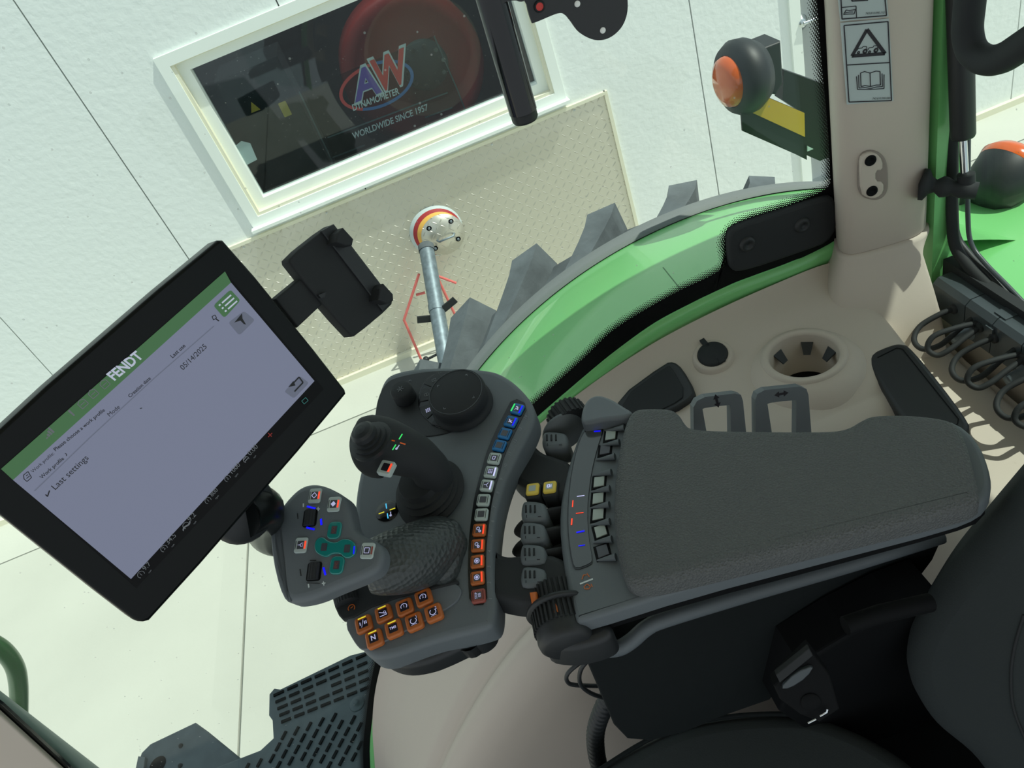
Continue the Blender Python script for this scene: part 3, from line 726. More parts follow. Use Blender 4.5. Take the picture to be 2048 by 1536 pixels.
# grab handle
P = XP(.60)
gh = thing('grab_handle', P.at(1940, 60), 'thick black bent grab tube at the top right beside the gas strut', 'handle')
d = MB(); d.tube(pts(P, ccr([(1955, -120), (1945, -40), (1938, 20), (1935, 65), (1945, 102), (1972, 120), (2005, 116), (2045, 92), (2100, 55)], 8, False)), .0155, 'rubber', 20); d.build('tube', gh)
# cord rail with rubber loops
R0, R1 = V((.66, .846, 2.186)), V((.655, .30, 2.186))
cr_ = thing('cable_rail', (.68, .6, 2.12), 'black cable rail of hinged sections under the rear window', 'rail')
secy = [.872, .80, .745, .69, .635, .575, .515, .45, .38]
for i in range(len(secy) - 1):
    y1, y0 = secy[i] - .0008, secy[i + 1] + .0008
    d = MB(); pr = [(.705, 2.192), (.668, 2.192), (.66, 2.184), (.66, 2.13), (.672, 2.125), (.705, 2.125)]
    d.slab([V((x, y0, z)) for x, z in pr], (0, -1, 0), -(y1 - y0), 'rail') if False else None
    vs = [V((x, y, z)) for y in (y0, y1) for x, z in pr]; n = len(pr)
    d.add(vs, [list(range(n)), list(range(n, 2 * n))[::-1]] + [[k, n + k, n + (k + 1) % n, (k + 1) % n] for k in range(n)], 'rail'); sg_ = d.build('rail_section', cr_)
    ym = y0; d = MB()
    if i % 2: d.box((.672, ym - .01, 2.188), (.69, ym + .012, 2.194), 'rail'); d.box((.656, ym - .006, 2.165), (.664, ym + .008, 2.18), 'rail'); d.build('hinge_tab', sg_)
d = MB(); d.box((.69, .35, 2.12), (.705, .89, 2.205), 'rubber'); d.build('backing', cr_)
ys = [.822, .768, .738, .684, .65, .596, .51, .455]
for i, y in enumerate(ys):
    d = MB()
    if i % 2 == 0: path = [(.662, y, 2.165), (.64, y + .004, 2.162), (.610, y + .008, 2.15), (.592, y - .004, 2.14), (.592, y - .024, 2.136), (.612, y - .036, 2.142), (.64, y - .036, 2.158), (.662, y - .036, 2.168)]
    else: path = [(.662, y, 2.165), (.635, y - .002, 2.158), (.610, y - .003, 2.148), (.595, y + .002, 2.142), (.588, y + .014, 2.15), (.60, y + .018, 2.165), (.63, y + .012, 2.17), (.662, y + .006, 2.168)]
    d.tube(cr([V(p) for p in path], 6), .0042, 'rubber', 10)
    lb = ['black rubber cord loop nearest the pillar on the cable rail', 'flat black rubber cord second from the pillar on the cable rail', 'black rubber cord loop third from the pillar on the cable rail', 'flat black rubber cord fourth from the pillar on the cable rail', 'black rubber cord loop fifth from the pillar, at the right picture edge', 'flat rubber cord sixth from the pillar, beyond the right picture edge', 'cord loop', 'cord'][i]
    if i > 5: continue
    o = d.build('cord_loop', label=lb, cat='cord', group='rubber cords on the cable rail')
    d = MB(); d.lathe((.661, y, 2.165), (-1, 0, 0), [(0, .006), (.0075, .005), (.008, 0)], 'rubber', 14); d.build('end_bead', o)
for i, y in enumerate((.79, .68, .57)):
    d = MB(); d.lathe((.665, y, 2.142), (-1, 0, -.1), [(.014, 0), (.014, .006), (.009, .007), (.009, .03), (0, .032)], 'galv', 16)
    d.build('bolt', cr_)
# storage lid on the rear shelf
P = Pl((.5, .7, 2.185), (-.12, 0, 1))
d = MB(); d.slab(pts(P, cp([(1728, 716), (1740, 705), (1780, 688), (1800, 684), (1822, 690), (1938, 838), (1938, 858), (1920, 868), (1850, 880), (1800, 835)], 2)), P.n, .07, 'black', .006); bx = d.build('storage_box', label='black rounded lidded box on the rear shelf behind the cup holder', cat='box')
d = MB(); d.line(pts(P, [(1755, 715), (1793, 696), (1805, 698), (1917, 838), (1915, 848), (1895, 856)], .0004), .0012, P.n, 'deep_black', .0003); d.build('lid_seam', bx)
# cup holder
c0 = CUP.copy()
ch_ = thing('cup_holder', c0, 'beige round cup holder with black gripping tabs in the fender shelf', 'cup holder')
d = MB(); d.lathe(c0, (0, 0, 1), [(.066, -.06), (.063, -.022), (.0615, -.004), (.060, .001), (.0505, .001), (.0485, -.004), (.046, -.075), (.0, -.076)], 'beige', 48); d.build('cup_well', ch_)
d = MB(); d.lathe(c0 - V((0, 0, .074)), (0, 0, 1), [(.042, 0), (.042, .002), (.0, .002)], 'deep_black', 32); d.build('base_pad', ch_)
for a in (55, 115, 175, 245, 305, 5):
    r = math.radians(a); u = V((math.cos(r), math.sin(r), 0)); tt = V((-u.y, u.x, 0)); q = c0 + u * .047 - V((0, 0, .016))
    d = MB(); d.slab([q - tt * .009, q + tt * .009, q + tt * .005 - u * .014 - V((0, 0, .014)), q - tt * .005 - u * .014 - V((0, 0, .014))], V((-u.x, -u.y, 1)), .002, 'black'); d.build('tab', ch_)
# raised collar of the liner around the cup holder
d = MB(); d.lathe(c0 - V((0, 0, .002)), (0, 0, 1), [(.0605, -.001), (.064, -.002), (.071, -.006), (.082, -.014), (.092, -.03), (.098, -.055), (.102, -.10)], 'beige', 48); d.build('trim_4', kind='structure', label='beige raised collar of the liner round the cup holder')
# power socket
P = Pl(ZP(2.206).at(1425, 708), (-.08, -.22, 1)); c0 = P.p
ps = thing('power_socket', c0, 'black round capped power socket in the beige shelf', 'socket')
d = MB(); d.lathe(c0, P.n, [(0, .004), (.02, .004), (.0225, .002), (.0235, -.004)], 'rubber', 32); d.build('cap', ps)
d = MB(); fr = frame(P, 1408, 686, 1420, 700); d.slab(fr.poly([(-.006, -.004), (.012, -.004), (.012, .004), (-.006, .004)], .004), P.n, .004, 'rubber'); d.slab(frame(P, 1443, 722, 1448, 728).poly([(-.006, -.005), (.004, -.005), (.004, .005), (-.006, .005)], .004), P.n, .004, 'rubber'); d.build('cap_tab', ps)
d = MB(); d.lathe(c0, P.n, [(.0235, -.001), (.027, 0), (.03, -.003), (.034, -.01)], 'beige', 32); d.build('collar', ps)
# black tray
P = Pl(ZP(2.193).at(1310, 765), (-.2, -.22, 1))
st = thing('storage_tray', P.p, 'black rectangular rubber tray set in the beige shelf behind the armrest', 'tray')
d = MB(); d.slab(pts(P, cp([(1232, 796), (1330, 724), (1348, 722), (1364, 735), (1390, 780), (1386, 795), (1345, 822), (1262, 850), (1240, 830)], 1), .002), P.n, .02, 'black', .004); d.build('tray_rim', st)
d = MB(); d.slab(pts(P, cp([(1238, 800), (1332, 732), (1342, 732), (1374, 788), (1340, 812), (1262, 842)], 1), .004), P.n, .004, 'rubber', .001); d.build('mat_insert', st)
# two lever frames behind the armrest
for (o4, i4, lb, arr) in (
    ([(1387, 815), (1394, 802), (1410, 794), (1470, 787), (1482, 790), (1486, 802), (1494, 880), (1388, 880)], [(1405, 818), (1410, 816), (1430, 813), (1450, 811), (1459, 810), (1461, 815), (1462, 880), (1416, 880)], 'smaller grey lever frame with an up-down arrow behind the armrest', 0),
    ([(1511, 800), (1515, 788), (1530, 780), (1600, 773), (1613, 778), (1617, 790), (1624, 880), (1512, 880)], [(1535, 808), (1540, 806), (1560, 803), (1585, 801), (1592, 801), (1593, 806), (1592, 880), (1546, 880)], 'larger grey lever frame with a left-right arrow behind the armrest', 1)):
    P = Pl((.3, .66, 2.34), (0, -1, .35))
    lv = thing('lever_frame', P.at(*o4[2]), lb, 'lever', None)
    d = MB(); d.ring(pts(P, o4), pts(P, i4), P.n, .012, 'console_light'); d.build('frame', lv)
    d = MB(); x_, y_ = (1434, 802) if not arr else (1563, 788); fr = frame(P, x_, y_, x_ + (10 if arr else 3), y_ + (-2 if arr else 12), .0003)
    for s_ in (-1, 1): d.slab(fr.poly([(s_ * .003, -.004), (s_ * .009, 0), (s_ * .003, .004)]), P.n, .0004, 'ink')
    d.slab(fr.poly([(-.004, -.0015), (.004, -.0015), (.004, .0015), (-.004, .0015)]), P.n, .0004, 'ink'); d.build('arrow_symbol', lv)
# tube and drilled bracket hanging at the top
tb_ = thing('mounting_tube', (.09, .6, 2.78), 'glossy black vertical mounting tube hanging in front of the side window', 'tube')
P = YP(.6); a, b = P.at(1046, 222), P.at(966, -60)
d = MB(); d.cyl(b, a, .0112, 'black_gloss', 28); d.lathe(a, (a - b).normalized(), [(.0112, 0), (.0106, .001), (.0106, .006), (.0095, .008), (0, .008)], 'black', 28); d.build('pole', tb_)
d = MB(); d.slab(pts(YP(.59), cp([(1000, -30), (1060, -40), (1050, 2), (1040, 4), (1030, 0), (1008, 4), (1004, 14), (994, 10)], 1)), (0, -1, 0), .01, 'black'); d.build('clamp', tb_)
P = YP(.62)
bk = thing('camera_bracket', P.at(1160, 20), 'flat black drilled bracket plate with a rounded end at the top edge', 'bracket')
d = MB(); out = ccr([(1050, -30), (1054, 10), (1063, 42), (1070, 45), (1115, 27), (1130, 30), (1141, 42), (1160, 66), (1190, 80), (1218, 76), (1242, 56), (1254, 28), (1255, -5), (1250, -40)], 5, True)
d.slab(pts(P, out), (0, -1, 0), .003, 'black'); pl_ = d.build('plate', bk)
for a in ((1155, 8), (1206, 61)): d = MB(); d.lathe(P.at(*a, .0006), (0, -1, 0), [(0, 0), (.0022, 0), (.0024, -.0004)], 'wall', 16); d.build('hole', pl_)
d = MB(); q = P.at(1079, 13, .0005); d.lathe(q, (0, -1, 0), [(0, .0005), (.003, .0005)], 'logo_red', 20); d.lathe(q, (0, -1, 0), [(.003, .001), (.0042, .001), (.0046, -.0005)], 'rubber', 20); d.build('grommet', bk)
# entry step mats and step box outside, handrail
P = ZP(1.35)
sm_ = thing('step_platform', P.at(620, 1450), 'dark grey ribbed rubber step platform outside below the window', 'step')
out = [(755, 1296), (700, 1310), (560, 1378), (548, 1376), (538, 1388), (537, 1430), (544, 1440), (546, 1476), (520, 1500), (430, 1535), (300, 1600), (300, 1760), (790, 1760), (790, 1400)]
d = MB(); d.slab(pts(P, out), (0, 0, 1), .05, 'mat_rubber', .004); d.build('step_mat', sm_)
k = 0
for i in range(5):
    a, b = V((548 + i * 2, 1392 + i * 14)), V((740, 1306 + i * 17))
    for j in range(7):
        u0, u1 = j / 7 + .01 * i, j / 7 + .105 + .01 * i
        if i == 2 and j == 3: continue
        d = MB(); d.bar(P.at(*(a.lerp(b, u0)), .0), P.at(*(a.lerp(b, u1)), .0), .007, (0, 0, 1), 'deep_black', .004); d.build('rib', sm_); k += 1
def inside(x, y, pg):
    c = False
    for i in range(len(pg)):
        (x1, y1), (x2, y2) = pg[i - 1], pg[i]
        if (y1 > y) != (y2 > y) and x < (x2 - x1) * (y - y1) / (y2 - y1) + x1: c = not c
    return c
pg = [(566, 1466), (610, 1446), (690, 1418), (728, 1436), (724, 1545), (430, 1545), (535, 1500), (556, 1484)]
for r_ in range(-9, 12):
    for c_ in range(-9, 10):
        x = 640 + c_ * 25 - r_ * 12; y = 1490 - c_ * 9 + r_ * 23
        if k > 98 or not inside(x, y, pg) or not inside(x + 9, y - 17, pg): continue
        d = MB(); d.bar(P.at(x, y), P.at(x + 9, y - 17), .0065, (0, 0, 1), 'deep_black', .004); d.build('rib', sm_); k += 1
d = MB(); q = P.at(714, 1407, .002); d.lathe(q, (0, 0, 1), [(0, .01), (.008, .01), (.01, .002), (.018, .002), (.02, 0)], 'mat_rubber', 20); d.build('bolt', sm_)
P = ZP(1.2)
sb = thing('step_box', P.at(370, 1500), 'dark plastic step box at the bottom edge left of the ribbed step', 'step')
d = MB(); d.slab(pts(P, [(262, 1560), (282, 1505), (300, 1487), (390, 1444), (415, 1462), (480, 1515), (500, 1560), (500, 1640), (240, 1640)]), (0, 0, 1), .14, 'mat_rubber', .006); d.build('box_body', sb)
d = MB(); d.lathe(P.at(315, 1530, .001), (0, 0, 1), [(0, .001), (.022, .001), (.025, 0)], 'deep_black', 24); d.build('opening', sb)
d = MB(); d.slab(pts(P, [(276, 1512), (290, 1514), (284, 1560), (266, 1560)], .012), (0, 0, 1), .02, 'console', .002); d.build('latch', sb)
for a in ((362, 1492), (361, 1532)): d = MB(); d.lathe(P.at(*a, 0), (0, 0, 1), [(0, .006), (.005, .006), (.007, 0)], 'rubber', 10); d.build('stud', sb)
P = YP(1.06)
d = MB(); d.tube(pts(P, ccr([(-60, 1270), (-25, 1282), (5, 1300), (28, 1330), (37, 1370), (38, 1440), (38, 1560)], 6, False)), .0165, 'green_dark', 18)
d.build('handrail', label='dark green bent handrail tube outside at the left picture edge', cat='handrail')
P = YP(.99)
d = MB(); d.tube([P.at(-60, 1370), P.at(215, 1578)], .02, 'post_grey', 16); d.build('trim_5', kind='structure', label='grey outer post edge at the lower left')
d = MB(); P = YP(.955); d.slab(pts(P, [(-20, 1392), (5, 1410), (140, 1536), (200, 1600), (175, 1610), (120, 1545), (-20, 1425)]), (0, -1, 0), .006, 'black_gloss'); d.build('trim_6', kind='structure', label='black glass edge at the lower left')
d = MB(); P = YP(.945); d.slab(pts(P, [(-60, 1380), (-20, 1412), (130, 1548), (170, 1610), (-40, 1700), (-80, 1420)]), (0, -1, 0), .008, 'beige', .003); d.build('wall_post', kind='structure', label='beige post trim in the lower left corner')
# ================================================================== TERMINAL
dirs = [ray(*p) for p in ((26, 960), (462, 565), (629, 762), (262, 1158))]
M3 = Matrix((dirs[1], -dirs[2], dirs[3])).transposed(); s_ = M3.inverted() @ dirs[0]
Q = [dirs[0], dirs[1] * s_[0], dirs[2] * s_[1], dirs[3] * s_[2]]
kk = .235 / (Q[1] - Q[0]).length; Q = [CAM + q * kk for q in Q]
MN = (Q[3] - Q[0]).cross(Q[1] - Q[0]).normalized()
if MN.dot(CAM - Q[0]) < 0: MN = -MN
MP = Pl(Q[0], MN)
tm = thing('display_terminal', MP.at(340, 860, -.02), 'large black touch display terminal showing a work profile page', 'screen')
d = MB(); body = cp([(-52, 928), (-20, 870), (430, 480), (452, 480), (690, 775), (694, 792), (305, 1240), (282, 1246), (262, 1238), (0, 1030), (-80, 965)], 1)
d.slab(pts(MP, body, 0), MN, .022, 'bezel', .003); d.build('housing', tm)
d = MB(); body2 = [(p[0] * .94 + 18, p[1] * .94 + 55) for p in body]; d.slab(pts(MP, body2, -.022), MN, .02, 'black', .006); d.build('rear_shell', tm)
def mq(px, m, h, nm, par): d = MB(); d.slab(pts(MP, px, h), MN, .0004, m); return d.build(nm, par)
scr = mq([(2, 938), (450, 543), (648, 778), (273, 1176)], 'screen_black', .0006, 'screen', tm)
mq([(2, 938), (450, 543), (462, 565), (26, 960)], 'screen_green', .0011, 'title_bar', scr)
mq([(26, 960), (462, 565), (629, 762), (262, 1158)], 'screen_white', .0011, 'page_area', scr)
H = .0016
def mtext(body, x0, y0, x1, y1, m, px_h=None, bold=0, nm='screen_text', shear=0):
    fr = frame(MP, x0, y0, x1, y1, H); w_ = (MP.at(x1, y1) - MP.at(x0, y0)).length
    d = MB(); d.text(fr, body, m, w_, (w_ / px_h if px_h else None), center=False, bold=bold, h=0, shear=shear); return d
def ln(*px, w=.0005, m='screen_text', mb=None, closed=False):
    mb = mb or MB(); return mb.line(pts(MP, px, H), w, MN, m, .0003, closed)
d = mtext('FENDT', 228, 762, 287, 714, 'screen_logo', 3.6, .03, shear=-.2); d.build('logo', scr)
mtext('Work profile:', 66, 946, 109, 908, 'screen_text').build('screen_text', scr)
mtext('Please choose a work profile', 111, 903, 210, 822, 'screen_text', bold=.012).build('screen_text', scr)
mtext('Work profile', 84, 958, 129, 918, 'screen_text', bold=.012).build('screen_text', scr)
mtext('Mode', 219, 834, 240, 816, 'screen_text').build('screen_text', scr)
mtext('Creation date', 260, 796, 302, 758, 'screen_text', bold=.012).build('screen_text', scr)
mtext('Last use', 345, 717, 371, 693, 'screen_text', bold=.012).build('screen_text', scr)
mtext('Last settings', 110, 981, 177, 918, 'screen_text').build('screen_text', scr)
mtext('05/14/2025', 366, 741, 414, 695, 'screen_text').build('screen_text', scr)
d = ln((69, 982), (180, 875), (310, 755), (428, 652), m='screen_grey', w=.0007); ln((91, 989), (95, 993), (99, 981), mb=d, w=.0008); ln((280, 817), (284, 816), mb=d, w=.0006); ln((130, 907), (133, 908), (133, 912), mb=d)
ln((47, 950), (56, 943), (63, 955), (54, 963), (48, 958), mb=d, closed=True); ln((52, 952), (56, 949), mb=d); ln((53, 957), (59, 952), mb=d); d.build('list_lines', scr)
d = MB(); d.slab(pts(MP, rq([(427, 611), (461, 579), (481, 601), (449, 636)]), H + .0002), MN, .0004, 'screen_green')
for i in range(3):
    a = V((437 + 6 * i, 612 + 6 * i)); 
    d.slab(pts(MP, [(a.x, a.y - 2), (a.x + 3, a.y - 4.5), (a.x + 5, a.y - 2), (a.x + 2, a.y + .5)], H + .0005), MN, .0003, 'screen_logo')
    b = a + V((7, -7)); c_ = b + V((18, -16)); d.line([MP.at(b.x, b.y + 1, H + .0004), MP.at(c_.x, c_.y + 1, H + .0004)], .0013, MN, 'screen_logo', .0002)
d.build('menu_button', scr)
d = MB(); d.slab(pts(MP, rq([(457, 645), (488, 622), (510, 640), (479, 671)]), H), MN, .0003, 'screen_grey')
d.slab(pts(MP, [(469, 645), (484, 627), (485, 637), (492, 649), (488, 648), (481, 641)], H + .0005), MN, .0003, 'screen_text'); d.build('filter_button', scr)
d = MB(); d.slab(pts(MP, rq([(569, 783), (600, 752), (618, 766), (588, 797)]), H), MN, .0003, 'screen_grey')
d.line(pts(MP, [(589, 783), (606, 765), (598, 754), (584, 769)], H + .0005), .0013, MN, 'screen_text', .0003); d.slab(pts(MP, [(577, 774), (587, 762), (591, 771)], H + .0007), MN, .0003, 'screen_text'); d.build('back_button', scr)
d = ln((424, 633), (430, 630), (433, 636), (427, 640), closed=True, w=.0006); ln((432, 638), (438, 642), w=.001, mb=d); d.build('search_icon', scr)
d = MB()
for (x, y) in ((96, 865), (143, 826), (165, 807), (186, 787), (209, 768)):
    fr = frame(MP, x, y, x + 10, y - 9, H)
    if x == 96:
        for i in range(4): d.slab(fr.poly([(-.004 + i * .002, -.003), (-.0025 + i * .002, -.003), (-.0025 + i * .002, -.002 + i * .0015), (-.004 + i * .002, -.002 + i * .0015)]), MN, .0003, 'screen_dim')
    elif x == 143: d.slab(fr.poly([(-.0006, -.003), (.0006, -.003), (.0008, .003), (-.0008, .003)]), MN, .0003, 'screen_dim')
    else: d.line(fr.poly([(-.003, -.003), (.003, -.003), (.003, .002), (0, .0035), (-.003, .002)]), .0006, MN, 'screen_dim', .0003, True); d.line(fr.poly([(-.002, 0), (.002, 0)]), .0006, MN, 'screen_dim', .0003)
d.build('status_icon', scr)
for (x, y, b_, u_, lab) in ((290, 1142, '9.7', 'mph', '1'), (336, 1090, '34.5', 'mph', '2'), (380, 1044, '9.2', 'mph', '~'), (424, 994, '800', 'rpm', '1'), (463, 950, '1000', 'rpm', '2'), (500, 912, '0.00', 'mph', '=')):
    wpx = 5.2 * len(b_) * 1.0; d = mtext(b_, x, y, x + wpx * .78, y - wpx * .84, 'screen_dim')
    fr = frame(MP, x + 8, y + 5, x + 14, y - 2, H); d.text(fr, u_, 'screen_dim', height=.0017, center=False, h=0)
    fr = frame(MP, x - 8, y + 7, x - 2, y, H); d.line([fr.p(.0028 * math.cos(t), .0028 * math.sin(t)) for t in [(-40 + i * 26) * PI / 180 for i in range(11)]], .0004, MN, 'screen_dim', .0003); 
    d.text(fr, lab, 'screen_dim', height=.0028, h=0); d.build('readout', scr)
d = MB(); ln((536, 866), (543, 873), mb=d, w=.0008, m='drum_red'); ln((544, 866), (536, 874), mb=d, w=.0008, m='drum_red'); ln((603, 802), (611, 795), (616, 801), (608, 808), m='teal', mb=d, w=.0006, closed=True); d.build('status_icon', scr)
# terminal arm
tmA = MP.at(560, 930, -.05)
PODN = V((0, -.2, .98)).normalized(); PD = Pl(ZP(2.37).at(960, 1020), PODN)
d = MB(); a = MP.at(480, 1030, -.035); b = MP.at(520, 1020, -.06); c_ = PD.at(545, 1075, -.02); e_ = PD.at(660, 1080, -.05)
d.tube(cr([a, b, c_, e_], 6), [.024] * 7 + [.022] * 6 + [.022] * 6, 'bezel', 20); d.lathe(MP.at(492, 1020, -.028), -MN, [(0, 0), (.03, 0), (.034, .008), (.03, .03), (0, .034)], 'black', 28); d.build('mount_arm', tm)
# phone holder
HP = MP.off(-.004)
ph = thing('phone_holder', HP.at(684, 560), 'black adjustable phone holder on an arm beside the display terminal', 'phone holder')
d = MB(); d.slab(pts(HP, cp([(578, 515), (660, 450), (673, 450), (786, 598), (784, 612), (712, 672), (702, 674), (580, 530)], 1)), MN, .016, 'rubber', .002); d.build('back_plate', ph)
d = MB(); d.slab(pts(HP, [(643, 462), (668, 448), (787, 600), (766, 622)], .003), MN, .004, 'black', .001); d.build('slide', ph)
for q in ([(675, 466), (687, 455), (708, 478), (705, 491), (692, 491), (672, 484)], [(760, 577), (768, 567), (787, 588), (788, 601), (777, 608), (757, 600)]):
    d = MB(); d.slab(pts(HP, q, .018), MN, .02, 'rubber', .002); d.build('gripper', ph)
d = MB(); d.slab(pts(HP, [(551, 598), (607, 552), (648, 606), (596, 655)], -.004), MN, .012, 'rubber', .002); d.build('arm', ph)
d = MB(); d.slab(pts(HP, [(637, 590), (652, 584), (650, 594), (642, 596)], .004), MN, .004, 'black'); d.build('release_tab', ph)

# ================================================================== ARMREST CONSOLE
AR = ZP(2.37)
ac = thing('armrest_console', AR.at(1400, 1000, -.04), 'dark grey multifunction armrest with padded top, joystick, drive lever and coloured buttons', 'armrest')
Z = V((0, 0, 1))
# pod body
pod = cp([(786, 742), (850, 731), (975, 735), (1012, 750), (1042, 775), (1062, 800), (1070, 822), (1068, 845), (1040, 900), (1012, 955), (996, 1010), (988, 1060), (985, 1110), (988, 1160), (994, 1200), (990, 1245), (975, 1258), (900, 1275), (850, 1290), (790, 1312), (745, 1318), (722, 1300), (700, 1260), (678, 1225), (662, 1185), (690, 1120), (706, 1062), (708, 1000), (716, 950), (735, 880), (752, 800), (764, 760)], 2)
d = MB(); d.slab(pts(PD, pod), PODN, .036, 'console', .008, 4); d.build('control_pod', ac)
d = MB(); low_ = cp([(740, 1300), (760, 1322), (800, 1336), (850, 1328), (890, 1312), (935, 1290), (960, 1288), (985, 1265), (990, 1200), (960, 1100), (900, 1000), (800, 900), (740, 1100)], 2)
d.slab(pts(PD, low_, -.03), PODN, .03, 'black', .008); d.build('pod_underside', ac)
d = MB(); q = PD.at(940, 1283, -.045); d.lathe(q, -PODN, [(.014, -.01), (.014, .012), (0, .014)], 'black', 16); d.build('underside_knob', ac)
# bridge arms
for px in ([(1040, 850), (1062, 880), (1082, 902), (1105, 908), (1150, 925), (1150, 1000), (1085, 985), (1050, 975), (1015, 950), (1000, 900)], [(975, 1085), (992, 1100), (1010, 1110), (1040, 1107), (1140, 1105), (1160, 1235), (1060, 1205), (1010, 1200), (975, 1190)]):
    d = MB(); d.slab(pts(AR, cp(px, 2), -.022), Z, .03, 'rubber', .008); d.build('bridge_arm', ac)
# dial panel
d = MB(); dp = cp([(750, 842), (752, 810), (762, 780), (775, 762), (800, 752), (860, 741), (930, 741), (960, 750), (975, 775), (976, 808), (965, 830), (935, 852), (890, 868), (850, 874), (800, 872), (755, 862)], 2)
d.slab(pts(PD, dp, .0015), PODN, .003, 'black', .001); dpan = d.build('dial_panel', ac)
d = MB(); d.slab(pts(PD, cp([(835, 800), (842, 770), (862, 748), (900, 741), (940, 744), (966, 765), (975, 800), (962, 832), (930, 852), (885, 861), (852, 840), (838, 820)], 2), .003), PODN, .002, 'black_gloss', .0008); ks = d.build('knob_surround', ac)
for cx, cy, t0 in ((868, 760, 0), (853, 789, 0), (856, 820, 0), (883, 841, 0)):
    d = MB(); fr = frame(PD, 905, 785, cx, cy, .0042); R_ = (PD.at(cx, cy) - PD.at(905, 790)).length; q = PD.at(905, 790, .0042); u = (PD.at(cx, cy, .0042) - q).normalized(); v_ = PODN.cross(u)
    arc = [q + (u * math.cos(a) + v_ * math.sin(a)) * r for r, aa in ((R_ + .008, (-.26, -.13, 0, .13, .26)), (R_ - .008, (.26, .13, 0, -.13, -.26))) for a in aa]
    d.slab(arc, PODN, .002, 'black' , .0006); o = d.build('menu_key', ks) if False else d.build('menu_key', ac)
    fr = Fr(PD.at(cx, cy, .0046), PD.at(10 + cx, cy - 4) - PD.at(cx, cy), PODN); d = MB()
    if cy == 820:
        for i in range(3):
            for j in range(3): d.slab(fr.poly([(i * .0022 - .003, j * .0022 - .003), (i * .0022 - .0016, j * .0022 - .003), (i * .0022 - .0016, j * .0022 - .0016), (i * .0022 - .003, j * .0022 - .0016)]), PODN, .0002, 'icon_pale')
    elif cy == 841: d.line(fr.poly([(.0005, .002), (-.001, .002), (-.001, -.003), (.0015, -.003), (.0015, .003), (.0022, .003)]), .0007, PODN, 'icon_pale', .0002)
    else: d.line(fr.poly([(-.0025, -.002), (.0025, -.002), (.0025, .002), (-.0025, .002)]), .0004, PODN, 'print', .0002, True); d.line(fr.poly([(0, -.002), (0, .002)]), .0004, PODN, 'print', .0002)
    d.build('key_symbol', o)
kc = PD.at(926, 812, .003); kr = (PD.at(966, 805) - PD.at(858, 801)).length / 2
d = MB(); d.lathe(kc, PODN, [(kr * 1.05, 0), (kr * 1.05, .004), (kr * .98, .006), (kr * .94, .012), (kr * .98, .013), (kr * .98, .027), (kr * .95, .03), (kr * .93, .0305), (0, .0305)], 'rubber', 56); kn = d.build('rotary_dial', ac)
d = MB(); q = kc + PODN * .0307
d.lathe(q, PODN, [(kr * .895, .0002), (kr * .905, .0002), (kr * .905, -.0002)], 'console', 48)
ex = (PD.at(930, 795) - PD.at(900, 800)).normalized(); ey = PODN.cross(ex)
for a in (60, 150, 240, 330):
    u = ex * math.cos(math.radians(a)) + ey * math.sin(math.radians(a)); t = PODN.cross(u); p_ = q + u * kr * .72
    d.line([p_ - t * .0016 - u * .001, p_ + u * .0012, p_ + t * .0016 - u * .001], .0005, PODN, 'print', .0003)
d.build('arrow_marks', kn)
# small climate knob
q = PD.at(812, 797, .001); d = MB(); d.lathe(q, PODN, [(.0135, 0), (.0145, .002), (.0145, .018), (.0125, .0205), (0, .0205)], 'rubber', 36); o = d.build('small_knob', ac)
d = MB(); q2 = q + PODN * .021
for a in range(0, 360, 60):
    u = ex * math.cos(math.radians(a)) + ey * math.sin(math.radians(a)); d.bar(q2 + u * .001, q2 + u * .0045, .0005, PODN, 'print', .0003)
d.build('snowflake_symbol', o)
d = MB()
for x, y in ((820, 762), (792, 797), (825, 789), (812, 805)): fr = frame(PD, x, y, x + 8, y - 3, .0018); d.line(fr.poly([(-.002, 0), (0, .0015), (.002, 0)]), .0006, PODN, 'print', .0003)
d.build('knob_marks', ac)
# button strip well
BS = [(1034, 817), (1021, 842), (1009, 866), (998, 890), (988, 916), (981, 943), (973, 970), (966, 999), (962, 1028), (958, 1059), (955, 1090), (954, 1122), (954, 1155), (956, 1191)]
well = []
for s in (1, -1):
    row = BS if s > 0 else BS[::-1]
    for i, (x, y) in enumerate(row):
        k = BS.index((x, y)); a = V(BS[max(0, k - 1)]); b = V(BS[min(13, k + 1)]); t = (b - a).normalized(); n2 = V((-t.y, t.x)) * s
        e = V((0, 0)); 
        if k == 0: e = -t * 17
        if k == 13: e = t * 19
        p_ = V((x, y)) + n2 * 18 + e; well.append((p_.x, p_.y))
d = MB(); d.slab(pts(PD, cp(well, 1), .0008), PODN, .003, 'black_gloss'); sw = d.build('button_well', ac)
bcol = ['blue_btn'] * 4 + ['white_btn'] * 5 + ['orange_btn'] * 4 + ['red_btn']
glyph = ['crane', 'spray', '', '', 'rect', 'grid', 'steer', '', '', 'plugpair', 'plugpair', 'swirl', 'swirl', 'STOP']
